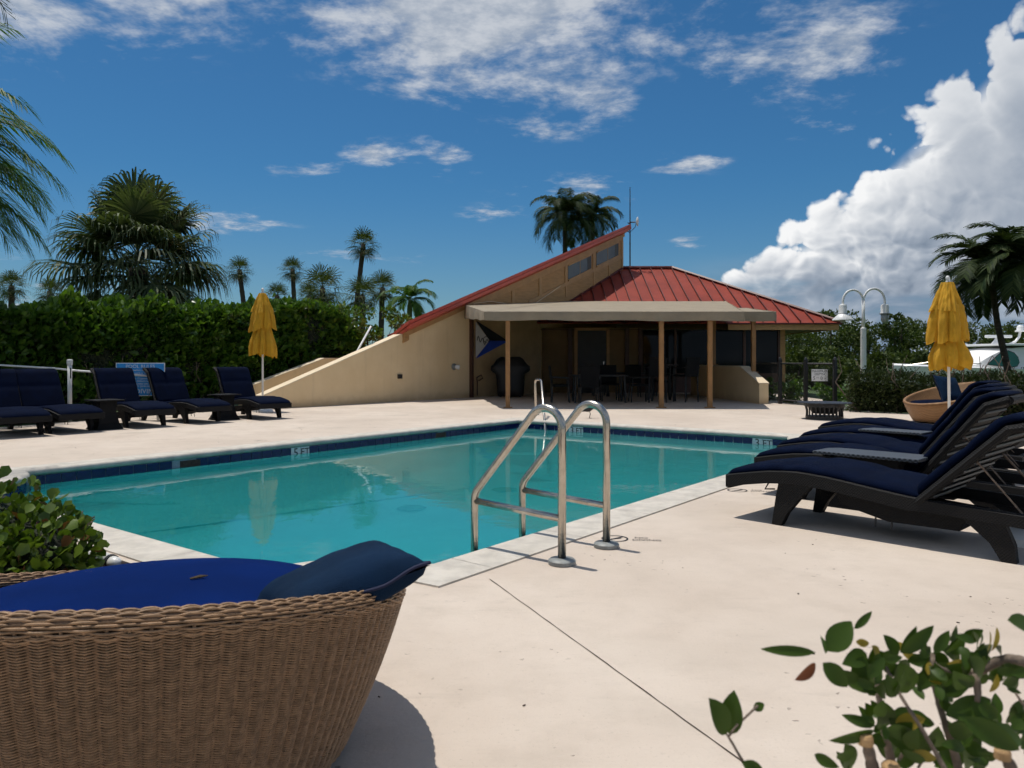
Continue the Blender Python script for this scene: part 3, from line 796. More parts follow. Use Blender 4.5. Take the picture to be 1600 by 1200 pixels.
hb(MB().prism([(4.62, zr(4.62) - .60), (4.42, zr(4.42) - .60), (4.42, zr(4.42) - .20), (4.62, zr(4.62) - .20)], WU, Z, (-WN - Z * FALL) * 3.6, W0 + WN * .06), 'eave_board', 'brown')
# downpipe at the end of the lit wall
hb(MB().box(wp(7.25, .06, 1.2), (.1, .09, 2.6), Matrix.Rotation(R(52), 3, 'Z')), 'downpipe', 'dark_brown')
# hip roof
EY, EZ, RY, RZ = 26.0, 2.40, 30.7, 4.78
def hz(y): return EZ + (y - EY) * (RZ - EZ) / (RY - EY)
def wl(x): return 17.7 + (x + 5.75) / .617 * .787      # where the wing wall stands
def ytop(x): return max(EY, min(RY, EY + 11.1 - x, wl(x)))
hip = hb(MB().add([(11.1, EY, EZ), (11.1, 35.4, EZ), (6.4, RY, RZ)], [(0, 1, 2)]).add([(11.1, 35.4, EZ), (.0, 35.4, EZ), (4.43, RY, RZ), (6.4, RY, RZ)], [(0, 1, 2, 3)]), 'hip_roof', 'red')
step = .425; x = .85
while x < 11.05:
    x1 = min(x + step, 11.08)
    pts = [(x, EY, hz(EY))] + [(x1, EY, hz(EY))]
    ys = sorted({x, x1, *[q for q in (4.43, 6.4) if x < q < x1]}, reverse=True)
    pts += [(q, ytop(q), hz(ytop(q))) for q in ys]
    pm = MB(); top_ = [Vector(p) for p in pts]; m_ = len(top_)
    pm.add(top_ + [p - Z * .03 for p in top_], [tuple(range(m_)), tuple(range(m_, 2 * m_))[::-1]] + [(q, (q + 1) % m_, m_ + (q + 1) % m_, m_ + q) for q in range(m_)])
    pn = hb(pm, 'roof_panel', 'red', hip)
    yt = ytop(x)
    if yt - EY > .1:
        sm = MB(); sm.add([(x - .014, EY - .02, hz(EY) + .001), (x + .014, EY - .02, hz(EY) + .001), (x + .014, yt, hz(yt) + .001), (x - .014, yt, hz(yt) + .001), (x - .012, EY - .02, hz(EY) + .075), (x + .012, EY - .02, hz(EY) + .075), (x + .012, yt, hz(yt) + .075), (x - .012, yt, hz(yt) + .075)],
            [(4, 5, 6, 7), (0, 3, 2, 1), (0, 1, 5, 4), (2, 3, 7, 6), (0, 4, 7, 3), (1, 2, 6, 5)])
        sm.build("standing_seam", "red_seam", hip, BO)
    x += step
hb(MB().tube([(11.12, EY - .02, EZ + .03), (6.4, RY, RZ + .05), (4.4, RY, RZ + .05)], .07, 6), 'ridge_cap', 'red_seam', hip)
hb(MB().tube([(.9, wl(.9), EZ + .05), (4.45, RY, RZ + .05)], .055, 6), 'valley_flashing', 'red_seam', hip)
hb(MB().box((9.2, EY + .045, EZ - .135), (3.75, .05, .21)), 'fascia_board', 'brown_trim')
hb(MB().box((11.05, 30.7, EZ - .135), (.05, 9.3, .21)), 'fascia_board', 'brown_trim')
hb(MB().box((9.2, EY - .03, EZ - .03), (3.9, .09, .05)), 'gutter', 'red_seam')
hb(MB().box((5.9, 31.0, EZ - .2), (10.1, 8.5, .03)), 'soffit', 'dark_brown')
# back wall under the porch with a door, pilasters and dark glazing
BY = 26.75
hb(MB().box((2.75, BY + .1, 1.1), (3.4, .2, 2.3)), 'porch_wall', 'porch_shade_tan')
dr = hb(MB().box((2.78, BY - .025, 1.08), (.98, .05, 2.16)), 'door', 'door')
for s_ in (-.56, .56): hb(MB().box((2.78 + s_, BY - .03, 1.1), (.1, .07, 2.26)), 'door_frame', 'brown_trim', dr)
hb(MB().box((2.78, BY - .03, 2.21), (1.2, .07, .09)), 'door_frame', 'brown_trim', dr)
hb(MB().box((3.18, BY - .08, 1.02), (.04, .06, .14)), 'door_handle', 'steel', dr)
for x in (2.02, 4.0, 4.47): hb(MB().box((x, BY - .04, 1.1), (.14, .09, 2.3)), 'pilaster', 'dark_brown')
xs = [4.54, 5.7, 6.9, 8.1, 9.3]
for a, b in zip(xs, xs[1:]):
    pn = hb(MB().box(((a + b) / 2, BY, 1.42), (b - a - .08, .03, 1.5)), 'window', 'glass')
    hb(MB().box(((a + b) / 2, BY - .02, .64), (b - a - .04, .08, .07)), 'window_sill', 'dark_brown', pn)
    hb(MB().box((b - .02, BY - .02, 1.1), (.08, .1, 2.3)), 'mullion', 'dark_brown', pn)
hb(MB().box((6.95, BY + .08, .28), (4.9, .16, .66)), 'window_apron', 'dark_brown')
hb(MB().box((9.4, 31.0, 1.1), (.2, 8.6, 2.3)), 'side_wall', 'brown')
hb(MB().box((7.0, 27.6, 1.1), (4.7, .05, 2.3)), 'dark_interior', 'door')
# wall fittings
hb(MB().bevbox(wp(4.3, .03, .69), (.14, .06, .12), .01, Matrix.Rotation(R(52), 3, 'Z')), 'outlet_box', 'black_metal')
sp = MB().lathe([(.001, 0), (.10, 0), (.10, .02), (.045, .03), (.04, .05)], (0, 0, 0), 16)
sp.v = [tuple(wp(6.5, .014, .94) + WN * p[2] + WU * p[0] + Z * p[1]) for p in sp.v]
spo = hb(sp, 'wall_spotlight', 'flange')
hd = MB().lathe([(.03, 0), (.045, .01), (.075, .12), (.07, .135), (.001, .125)], (0, 0, 0), 16)
dirv = (WN * .6 + WU * .7 - Z * .15).normalized(); e1 = dirv.orthogonal().normalized(); e2 = dirv.cross(e1)
hd.v = [tuple(wp(6.5, .06, .94) + dirv * p[2] + e1 * p[0] + e2 * p[1]) for p in hd.v]
hb(hd, 'spotlight_head', 'white_plastic', spo)
hb(MB().tube([wp(7.55, .03, .05), wp(7.55, .03, .45), wp(7.5, .05, .6), wp(7.7, .06, .68), wp(7.8, .04, .58), wp(7.62, .03, .5)], .018, 6), 'wall_hose', 'dark_brown')
# guttering string of wire along the canopy junction
hb(MB().tube([wp(7.3, .08, 2.86), wp(8.2, .07, 2.98), wp(9.3, .08, 2.93), wp(10.4, .07, 3.0), wp(12.0, .07, 3.75)], .012, 5), 'conduit', 'cream')

# rear fin wall, parallel to the first
rf_o = W0 - WN * 1.25
rw = thing('garden_wall', 'low beige garden wall rising behind the umbrella at the hedge foot', 'wall', rf_o + WU * .3)
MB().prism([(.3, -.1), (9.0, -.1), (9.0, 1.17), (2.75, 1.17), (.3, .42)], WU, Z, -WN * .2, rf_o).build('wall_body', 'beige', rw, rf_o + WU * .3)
MB().prism([(.28, .421), (2.75, 1.172), (9.0, 1.172), (9.0, 1.195), (2.74, 1.197), (.28, .446)], WU, Z, -WN * .23, rf_o + WN * .015).build('wall_cap', 'cream', rw, rf_o + WU * .3)

# low stub wall on the right of the porch
lw = thing('porch_stub_wall', 'low beige stub wall with sloped end at the right of the porch', 'wall', (6.55, 20, 0))
MB().prism([(20.0, -.05), (25.5, -.05), (25.5, .95), (21.3, .95), (20.0, .52)], (-.0 - .09, 1, 0), Z, (-.24, 0, 0), (6.68 + 1.8, 0, 0)).build('wall_body', 'beige', lw, (6.55, 20, 0))
MB().prism([(19.985, .522), (21.3, .952), (25.5, .952), (25.5, .975), (21.29, .977), (19.985, .547)], (-.09, 1, 0), Z, (-.26, 0, 0), (6.69 + 1.8, 0, 0)).build('wall_cap', 'cream', lw, (6.55, 20, 0))

# antenna on the roof peak
an = thing('roof_antenna', 'thin dark antenna mast with white dish at the roof peak', 'antenna', wp(16.72, .2, 4.7))
ao = wp(16.72, .2, 4.7)
MB().tube([ao, ao + Z * 2.0, ao + Z * 3.35], [.028, .024, .016], 8).build('mast', 'black_metal', an, ao)
MB().tube([ao + Z * 1.95, ao + Z * 1.95 + Vector((.22, -.03, 0))], .025, 6).build('bracket', 'black_metal', an, ao)
MB().tube([ao + Z * 1.55, ao + Z * 1.75 + Vector((.2, -.03, 0)), ao + Z * 1.95 + Vector((.25, -.03, 0))], .012, 5).build('cable', 'black_metal', an, ao)
ds = MB().lathe([(.001, .03), (.1, .02), (.15, .0), (.15, -.03), (.08, -.07), (.001, -.08)], (0, 0, 0), 16)
ds.v = [tuple(ao + Z * 1.97 + Vector((.31, -.04, 0)) + Vector((p[2], -p[0] * .5, p[1] * 1.25))) for p in ds.v]
ds.build('dish', 'white_plastic', an, ao)
for dz_ in (.1, 1.55, 1.9): MB().tube([ao + Z * dz_ - WU * .17, ao + Z * dz_], .02, 5).build('clamp', 'black_metal', an, ao)

# ================================================================== canvas canopy
def cz(y): return 2.285 + .1035 * (y - 18.2)
cn = thing('porch_canopy', 'long tan canvas canopy on brown posts over the clubhouse porch', 'canopy', (2.4, 18.3, 0)); CO = (2.4, 18.3, 0)
def canopy(poly, zf, drop, edges, name):
    tp = MB(); N_ = 14
    # slightly sagging top skin: grid between the front and the back edge
    fl, fr_, br_, bl = [Vector((p[0], p[1], 0)) for p in poly]; vs = []; fs = []; NX, NY = 30, 8
    for i in range(NX + 1):
        for j in range(NY + 1):
            a = fl.lerp(fr_, i / NX); b = bl.lerp(br_, i / NX); p = a.lerp(b, j / NY)
            z = zf(p.y) - .008 * math.sin(math.pi * j / NY) * (1 + .4 * math.sin(i * 1.3))
            vs.append((p.x, p.y, z)); vs.append((p.x, p.y, z - .02))
    idx = lambda i, j, k: (i * (NY + 1) + j) * 2 + k
    for i in range(NX):
        for j in range(NY):
            fs.append((idx(i, j, 0), idx(i + 1, j, 0), idx(i + 1, j + 1, 0), idx(i, j + 1, 0))); fs.append((idx(i, j, 1), idx(i, j + 1, 1), idx(i + 1, j + 1, 1), idx(i + 1, j, 1)))
    tp.add(vs, fs); tp.build(name, 'canvas', cn, CO, 'auto', recalc=False)
    for (a, b, d0, d1) in edges:
        a = Vector((*poly[a], 0)); b = Vector((*poly[b], 0)); vm = MB(); nseg = max(6, int((b - a).length / .12)); nn = Vector(((b - a).y, -(b - a).x, 0)).normalized()
        rows = []
        for i in range(nseg + 1):
            f = i / nseg; p = a.lerp(b, f); z = zf(p.y); d = d0 + (d1 - d0) * f
            w_ = .018 * math.sin(f * nseg * .55) + .012 * math.sin(f * nseg * 1.7)
            rows.append([p + nn * .004 + Z * (z + .006), p + nn * (.012 + w_ * .5) + Z * (z - d * .5), p + nn * (.006 + w_) + Z * (z - d - .012 * math.sin(f * nseg * .4)),
                         p + nn * (w_ - .006) + Z * (z - d - .012 * math.sin(f * nseg * .4)), p + nn * (w_ * .5 - .004) + Z * (z - d * .5), p - nn * .01 + Z * (z + .006)])
        vm.loft(rows, True); vm.build('valance', 'canvas', cn, CO, 'auto')
canopy([(-.66, 18.2), (5.5, 18.2), (7.6, 27.3), (1.9, 27.5)], cz, .2, [(0, 1, .20, .22), (1, 2, .22, .2)], 'canopy_top')
canopy([(-.66, 18.2), (1.9, 27.5), (.35, 25.7), (-1.42, 23.2)], cz, .2, [(3, 0, .40, .20)], 'canopy_top')
canopy([(4.2, 20.7), (7.12, 20.7), (7.75, 25.4), (4.2, 25.4)], lambda y: 2.44 + (y - 20.7) * .09, .2, [(0, 1, .24, .25), (1, 2, .25, .22)], 'canopy_top')
def post(x, y, z0, z1, w=.108):
    p_ = MB().bevbox((x, y, (z0 + z1) / 2), (w, w, z1 - z0), .008); o = p_.build('post', 'post', cn, CO)
    MB().bevbox((x, y, z0 + .012), (w * 2.0, w * 2.0, .022), .005).build('base_plate', 'post', o, CO)
    return o
for x in (-.1, 3.56, 4.72): post(x, 18.32, 0, cz(18.32) - .03)
post(6.57, 20.9, .80, 2.42, .11); post(6.38, 24.3, .98, 2.7, .11)
for (a, b) in (((-.62, 18.25), (5.46, 18.25)), ((5.46, 18.25), (7.5, 27.2)), ((-.62, 18.25), (-1.38, 23.1))):
    MB().tube([(a[0], a[1], cz(a[1]) - .05), (b[0], b[1], cz(b[1]) - .05)], .03, 6).build('canopy_rail', 'post', cn, CO)
for x in (1.2, 2.6, 4.0, 5.2):
    MB().tube([(x, 18.25, cz(18.25) - .06), (x + .9, 26.2, cz(26.2) - .06)], .025, 6).build('rafter', 'post', cn, CO)
# ================================================================== pool furniture
def round_path(pts, rad, n=6):
    pts = [Vector(p) for p in pts]; out = [pts[0]]
    for i in range(1, len(pts) - 1):
        a, b, c = pts[i - 1], pts[i], pts[i + 1]
        d = min(rad, (a - b).length * .49, (c - b).length * .49)
        p, q = b + (a - b).normalized() * d, b + (c - b).normalized() * d
        for k in range(n + 1):
            f = k / n; out.append(p.lerp(b, f).lerp(b.lerp(q, f), f))
    out.append(pts[-1]); return out

def fillet(a, b, c, rad, n=12):
    """circular fillet of the corner a-b-c"""
    a, b, c = Vector(a), Vector(b), Vector(c); u = (a - b).normalized(); v = (c - b).normalized(); half = u.angle(v) / 2
    d = rad / math.tan(half); ctr = b + (u + v).normalized() * rad / math.sin(half); p, q = b + u * d - ctr, b + v * d - ctr; ang = p.angle(q); out = []
    for k in range(n + 1):
        f = k / n; out.append(ctr + (p * math.sin((1 - f) * ang) + q * math.sin(f * ang)) / math.sin(ang))
    return out
# ---- ladder: two grab rails
def rail(r_, label):
    o = rs(r_, -2.41)
    t = thing('pool_grab_rail', label, 'grab rail', o, 0, 'stainless grab rails of the pool ladder')
    A, B, C, D, E = rs(r_, -2.41, .01), rs(r_, -2.41, 1.065), rs(r_, -2.80, .62), rs(r_, -3.055, .33), rs(r_, -3.055, -.9)
    top = [A] + fillet(A, B, C, .115, 18); low = fillet(C, D, E, .12, 8) + [E]
    pts = top + low
    MB().tube(pts, .0235, 16).build('tube', 'steel', t, o, True)
    MB().tube([rs(r_, -2.42, .255), rs(r_, -3.05, .285)], .020, 12).build('crossbar', 'steel', t, o, True)
    MB().lathe([(.001, .036), (.03, .036), (.07, .030), (.078, .022), (.078, .003), (.001, .003)], o, 24).build('flange', 'flange', t, o, 'auto')
    return t
rail(3.60, 'stainless grab rail standing nearest the camera at the pool edge')
rail(4.09, 'stainless grab rail standing further from the camera, beside the no diving mark')
ho = Vector((.50, 16.0, 0))
t = thing('step_handrail', 'slim steel handrail running down into the far corner of the pool', 'handrail', ho)
MB().tube(round_path([(.50, 16.0, 0), (.48, 16.0, .73), (.60, 15.75, .74), (.62, 13.0, -.75)], .09, 6), .024, 10).build('tube', 'steel', t, ho, True)
MB().lathe([(.001, .02), (.06, .02), (.07, .004), (.001, .004)], ho, 16).build('flange', 'dark_brown', t, ho)

# ---- sun loungers
SP = [(-.03, .315), (.12, .345), (.3, .375), (.5, .388), (.72, .372), (1.0, .335), (1.25, .305)]
def seat_z(x):
    for (a, za), (b, zb) in zip(SP, SP[1:]):
        if x <= b: return za + (zb - za) * (x - a) / (b - a)
    return .305 - (x - 1.25) * .045
def make_lounger(beta, L=.80):
    t = thing('sun_lounger', 'x', 'sun lounger')
    ca, sa = math.cos(beta), math.sin(beta)
    for sd in (-1, 1):
        rg = []
        for k in range(21):
            x = -.03 + 2.05 * k / 20; z = seat_z(x); h_ = .088 if x < 1.3 else .075
            y0, y1 = sd * .355, sd * .305
            rg.append([(x, y0, z - h_), (x, y0, z - .008), (x, (y0 * .7 + y1 * .3), z), (x, y1, z), (x, y1, z - h_)])
        MB().loft(rg).build('side_rail', 'black_weave', t)
        # front leg leans to the foot end, rear leg to the head end
        MB().prism([(.36, .30), (.60, .30), (.50, .19), (.42, .09), (.375, .0), (.31, .0), (.325, .10), (.34, .2)], (1, 0, 0), Z, (0, sd * .06, 0), (0, sd * .29, 0)).build('leg', 'black_weave', t)
        MB().prism([(1.50, .22), (1.72, .21), (1.765, .10), (1.775, .0), (1.70, .0), (1.64, .10)], (1, 0, 0), Z, (0, sd * .06, 0), (0, sd * .29, 0)).build('leg', 'black_weave', t)
    dk = MB()
    rg = [[(x, -.30, seat_z(x) - .045), (x, .30, seat_z(x) - .045), (x, .30, seat_z(x) - .02), (x, -.30, seat_z(x) - .02)] for x in [-.03 + 1.28 * k / 10 for k in range(11)]]
    dk.loft(rg); dk.build('seat_deck', 'black_weave', t)
    MB().bevbox((-.03, 0, .265), (.05, .70, .10), .015).build('foot_rail', 'black_weave', t)
    MB().bevbox((1.99, 0, .23), (.05, .70, .08), .012).build('head_rail', 'black_weave', t)
    MB().prism([(.72, .255), (1.5, .20), (1.46, .12), (1.05, .115), (.74, .19)], (1, 0, 0), Z, (0, .5, 0), (0, -.25, 0)).build('under_panel', 'black_weave', t)
    for sd in (-1, 1):
        MB().tube([(.16 + .0, sd * .1, .25), (.14, sd * .12, .20), (.22, sd * .13, .21)], .006, 5).build('tie_strap', 'black_metal', t)
        MB().tube([(1.02 + sd * .05, -.24, .13), (1.02 + sd * .05, -.245, .07)], .006, 5).build('tie_strap', 'black_metal', t)
    # seat cushion, softly quilted in three fields
    rg = []
    for k in range(41):
        f = k / 40; x = -.05 + 1.33 * f; z = seat_z(max(x, -.03)) - .012
        e = min(f, 1 - f) * 40; rnd = min(1.0, math.sqrt(max(0.0, e / 3.0 * (2 - e / 3.0)))) if e < 3 else 1.0
        th = .054 * (.35 + .65 * rnd) - .012 * math.exp(-((f - .36) * 40) ** 2 / 3) - .012 * math.exp(-((f - .70) * 40) ** 2 / 3)
        wd = .335 - .02 * (1 - rnd)
        rg.append([(x, yy * wd, z + zz * th + (.006 * math.cos(yy * 1.5) if zz > .9 else 0)) for yy, zz in ((-1, .2), (-1.012, .5), (-.985, .8), (-.93, .97), (-.5, 1.05), (0, 1.08), (.5, 1.05), (.93, .97), (.985, .8), (1.012, .5), (1, .2), (.9, 0), (-.9, 0))])
    MB().loft(rg).build('seat_cushion', 'navy', t, smooth=True)
    # backrest and its cushion
    hx, hz_ = 1.235, .30
    def bpnt(a, y, n): return (hx + ca * a - sa * n, y, hz_ + sa * a + ca * n)
    def curl(a): return -.9 * max(0, a - (L - .12)) ** 1.5 * 2
    rg = []
    for k in range(13):
        a = L * k / 12; c = curl(a)
        rg.append([bpnt(a, -.335, c - .045), bpnt(a, .335, c - .045), bpnt(a, .335, c - .005), bpnt(a, -.335, c - .005)])
    bk = MB().loft(rg).build('backrest', 'black_weave', t)
    for sd in (-1, 1):
        MB().tube([bpnt(0, sd * .335, -.03), bpnt(L * .5, sd * .335, -.03), bpnt(L * .86, sd * .335, -.03 + curl(L * .86)), bpnt(L + .02, sd * .335, -.04 + curl(L))], .028, 8).build('back_frame', 'black_weave', bk)
    MB().tube([bpnt(L + .01, -.335, -.04 + curl(L)), bpnt(L + .01, .335, -.04 + curl(L))], .03, 8).build('back_frame', 'black_weave', bk)
    for k in range(9):
        a = .08 + k * L * .1; MB().tube([bpnt(a, -.32, -.055), bpnt(a, .32, -.055)], .010, 5).build('back_slat', 'black_metal', bk)
    rg = []
    for k in range(31):
        f = k / 30; a = .03 + (L - .02) * f; c = curl(a) * .8
        e = min(f, 1 - f) * 30; rnd = math.sqrt(max(0.0, min(1, e / 2.5) * (2 - min(1, e / 2.5))))
        th = .056 * (.35 + .65 * rnd) - .010 * math.exp(-((f - .52) * 30) ** 2 / 3); wd = .33 - .02 * (1 - rnd)
        rg.append([bpnt(a, yy * wd, c + zz * th) for yy, zz in ((-1, .2), (-1.012, .5), (-.985, .8), (-.93, .97), (-.5, 1.05), (0, 1.08), (.5, 1.05), (.93, .97), (.985, .8), (1.012, .5), (1, .2), (.9, 0), (-.9, 0))])
    MB().loft(rg).build('back_cushion', 'navy', t, smooth=True)
    for sd in (-1, 1):
        MB().tube([bpnt(L * .52, sd * .27, -.05), (1.83, sd * .30, .235)], .0055, 6).build('support_rod', 'twig', t)
    return t
def place(o, loc, rz, label, group):
    o.location = loc; o.rotation_euler = (0, 0, rz); o['label'] = label; o['group'] = group
loungerL = make_lounger(R(63), .80)
LG = 'navy loungers in a row along the hedge'
lab = ['navy lounger half cut off by the photo edge, first along the hedge', 'navy lounger pushed up close against the first lounger by the hedge', 'navy lounger standing right in front of the blue rules sign',
       'navy lounger fourth along the hedge, between the rules sign and the last side table', 'navy lounger at the end of the hedge row, beside the yellow umbrella']
for i, (r_, s_) in enumerate(((4.62, -12.62), (5.42, -12.66), (6.62, -12.7), (7.72, -12.72), (8.93, -12.62))):
    o = loungerL if i == 0 else copy_tree(loungerL)
    p = rs(r_, s_); place(o, p, math.atan2(.609, -.793) + R((-3, 2, -2, 3, -4)[i]), lab[i], LG)
loungerR = make_lounger(R(45), .78)
loungerS = make_lounger(R(52), .80)
RG = 'navy loungers in a row beside the ladder side of the pool'
lab = ['navy lounger nearest the camera, its long shadow on the bare deck', 'navy lounger second from the camera on the ladder side, behind the first grey side table',
       'navy lounger in the middle of the ladder side row', 'navy lounger fourth from the camera on the ladder side', 'navy lounger furthest from the camera on the ladder side, near the fire pit']
DIRA = R(-46); cd, sd_ = math.cos(DIRA), math.sin(DIRA)
for i, (x, y) in enumerate(((1.85, 5.83), (2.36, 6.82), (2.88, 7.72), (3.42, 8.62), (4.10, 9.78))):
    o = (loungerR, loungerS)[i] if i < 2 else copy_tree(loungerS)
    place(o, (x, y, 0), DIRA + R((0, 2, -1, 2, 0)[i]), lab[i], RG)

def side_table(loc, rz, label, group, w=.46, d=.46, h=.47, top='black_weave'):
    t = thing('side_table', label, 'side table', loc, rz, group)
    MB().bevbox((0, 0, h - .012), (w, d, .024), .006).build('table_top', top, t)
    rg = [[(-a, -b, z), (a, -b, z), (a, b, z), (-a, b, z)] for a, b, z in ((w * .46, d * .46, 0.0), (w * .36, d * .36, .10), (w * .28, d * .28, .28), (w * .30, d * .30, h - .025))]
    MB().loft(rg).build('pedestal', 'black_weave', t)
    return t
side_table(rs(5.98, -13.1), R(142), 'black woven side table between the second and third hedge loungers', 'black side tables by the hedge', h=.49)
side_table(rs(8.32, -13.35), R(142), 'black woven side table beside the last lounger near the umbrella', 'black side tables by the hedge', h=.49)
side_table((2.78, 5.93, 0), DIRA, 'grey topped woven side table between the two nearest loungers', 'grey side tables on the ladder side', .78, .36, .43, 'grey_weave')
side_table((3.92, 7.86, 0), DIRA, 'grey topped woven side table further down the ladder side row', 'grey side tables on the ladder side', .62, .30, .43, 'grey_weave')

# ---- closed umbrellas
def umbrella(loc, tiers, htop, label, rz=0, lean=0.0, seed=1):
    t = thing('closed_umbrella', label, 'umbrella', loc, rz, 'closed yellow umbrellas')
    t.rotation_euler = (lean, 0, rz)
    rr = random.Random(seed)
    MB().tube([(0, 0, 0), (0, 0, htop - .06)], .022, 12).build('pole', 'white', t, smooth=True)
    MB().lathe([(.001, htop), (.018, htop - .004), (.032, htop - .03), (.028, htop - .06), (.018, htop - .075), (.03, htop - .09), (.035, htop - .12), (.02, htop - .14)], (0, 0, 0), 14).build('finial', 'white_plastic', t, smooth=True)
    for ti, (z0, z1, r0, r1, bulge, np_) in enumerate(tiers):
        ph = rr.uniform(0, 6.28); NS = 160; NR_ = 18; vs = []; fs = []
        wid = [rr.uniform(.5, 1.6) for _ in range(np_)]; tw_ = sum(wid); cum_ = [sum(wid[:q]) / tw_ for q in range(np_ + 1)]
        amp = [rr.uniform(.55, 1.3) for _ in range(np_)]; skew = [rr.uniform(-.28, .28) for _ in range(np_)]
        for i in range(NR_ + 1):
            f = i / NR_; base = r0 + (r1 - r0) * f ** .9 + bulge * math.sin(math.pi * min(1, f * 1.02)) * f
            for k in range(NS):
                a = 2 * math.pi * k / NS; u = ((a + ph) / (2 * math.pi)) % 1.0; j = max(q for q in range(np_) if cum_[q] <= u + 1e-9); w_ = (u - cum_[j]) / (cum_[j + 1] - cum_[j])
                w_ = w_ + skew[j] * f * math.sin(math.pi * w_)
                fold = abs(math.sin(math.pi * w_)) ** .6 * amp[j] - .66 + .16 * mnoise.noise(Vector((math.cos(a) * 2.6 + ti * 7 + seed, math.sin(a) * 2.6, f * 3.2)))
                r_ = base * .93 * (1.03 + fold * (.26 + .20 * f) + .035 * math.sin(a * 23 + ti * 2 + 2.5 * f) * (.4 + .6 * f)) + .012 * mnoise.noise(Vector((math.cos(a) * 5, math.sin(a) * 5, f * 6 + seed + ti * 3)))
                z = z0 + (z1 - z0) * f - .06 * f ** 3 * (math.sin(math.pi * w_) * amp[j] - .5) + .03 * f * math.sin(a + ti * 2.0)
                vs.append((math.cos(a) * r_, math.sin(a) * r_, z))
        for i in range(NR_):
            for k in range(NS): fs.append((i * NS + k, i * NS + (k + 1) % NS, (i + 1) * NS + (k + 1) % NS, (i + 1) * NS + k))
        m_ = MB().add(vs, fs); m_.build('canopy_fold', 'yellow', t, smooth=True, recalc=False)
    zt = tiers[-1][0]; MB().lathe([(tiers[-1][2] * .98, zt - .045), (tiers[-1][2] * 1.02, zt - .05), (tiers[-1][2] * 1.04, zt - .075), (tiers[-1][2] * 1.0, zt - .08)], (0, 0, 0), 24).build('tie_strap', 'yellow', t)
    MB().lathe([(.001, .10), (.03, .10), (.035, .07), (.21, .055), (.23, .03), (.23, 0), (.001, 0)], (0, 0, 0), 24).build('base', 'white_plastic', t)
    return t
umbrella((-5.52, 17.0, 0), [(2.62, 2.23, .075, .225, .0, 7), (2.32, 1.81, .19, .245, .01, 7), (1.86, 1.25, .165, .255, .055, 8)], 2.74, 'closed yellow umbrella in front of the hedge by the beige fin wall', 0.4, seed=3)
umbrella((7.12, 12.5, 0), [(2.41, 1.93, .085, .265, .0, 8), (2.04, 1.46, .22, .285, .02, 7), (1.52, 1.0, .17, .265, .085, 8)], 2.52, 'closed yellow umbrella by the low hedge, in front of the white boat', 1.1, R(-.6), seed=8)
# bare white umbrella base at the frame edge beside the nearest lounger
t = thing('umbrella_base', 'round white umbrella base behind the nearest lounger leg', 'umbrella base', (3.30, 4.86, 0))
MB().lathe([(.001, .12), (.03, .12), (.035, .09), (.10, .085), (.19, .07), (.245, .045), (.25, .0), (.001, 0)], (0, 0, 0), 32, lambda i, a: .004 * math.cos(a * 8) if i in (4, 5) else 0).build('base', 'white_plastic', t, smooth='auto')
MB().tube([(0, 0, .1), (0, 0, .3)], .025, 12).build('socket', 'white_plastic', t)

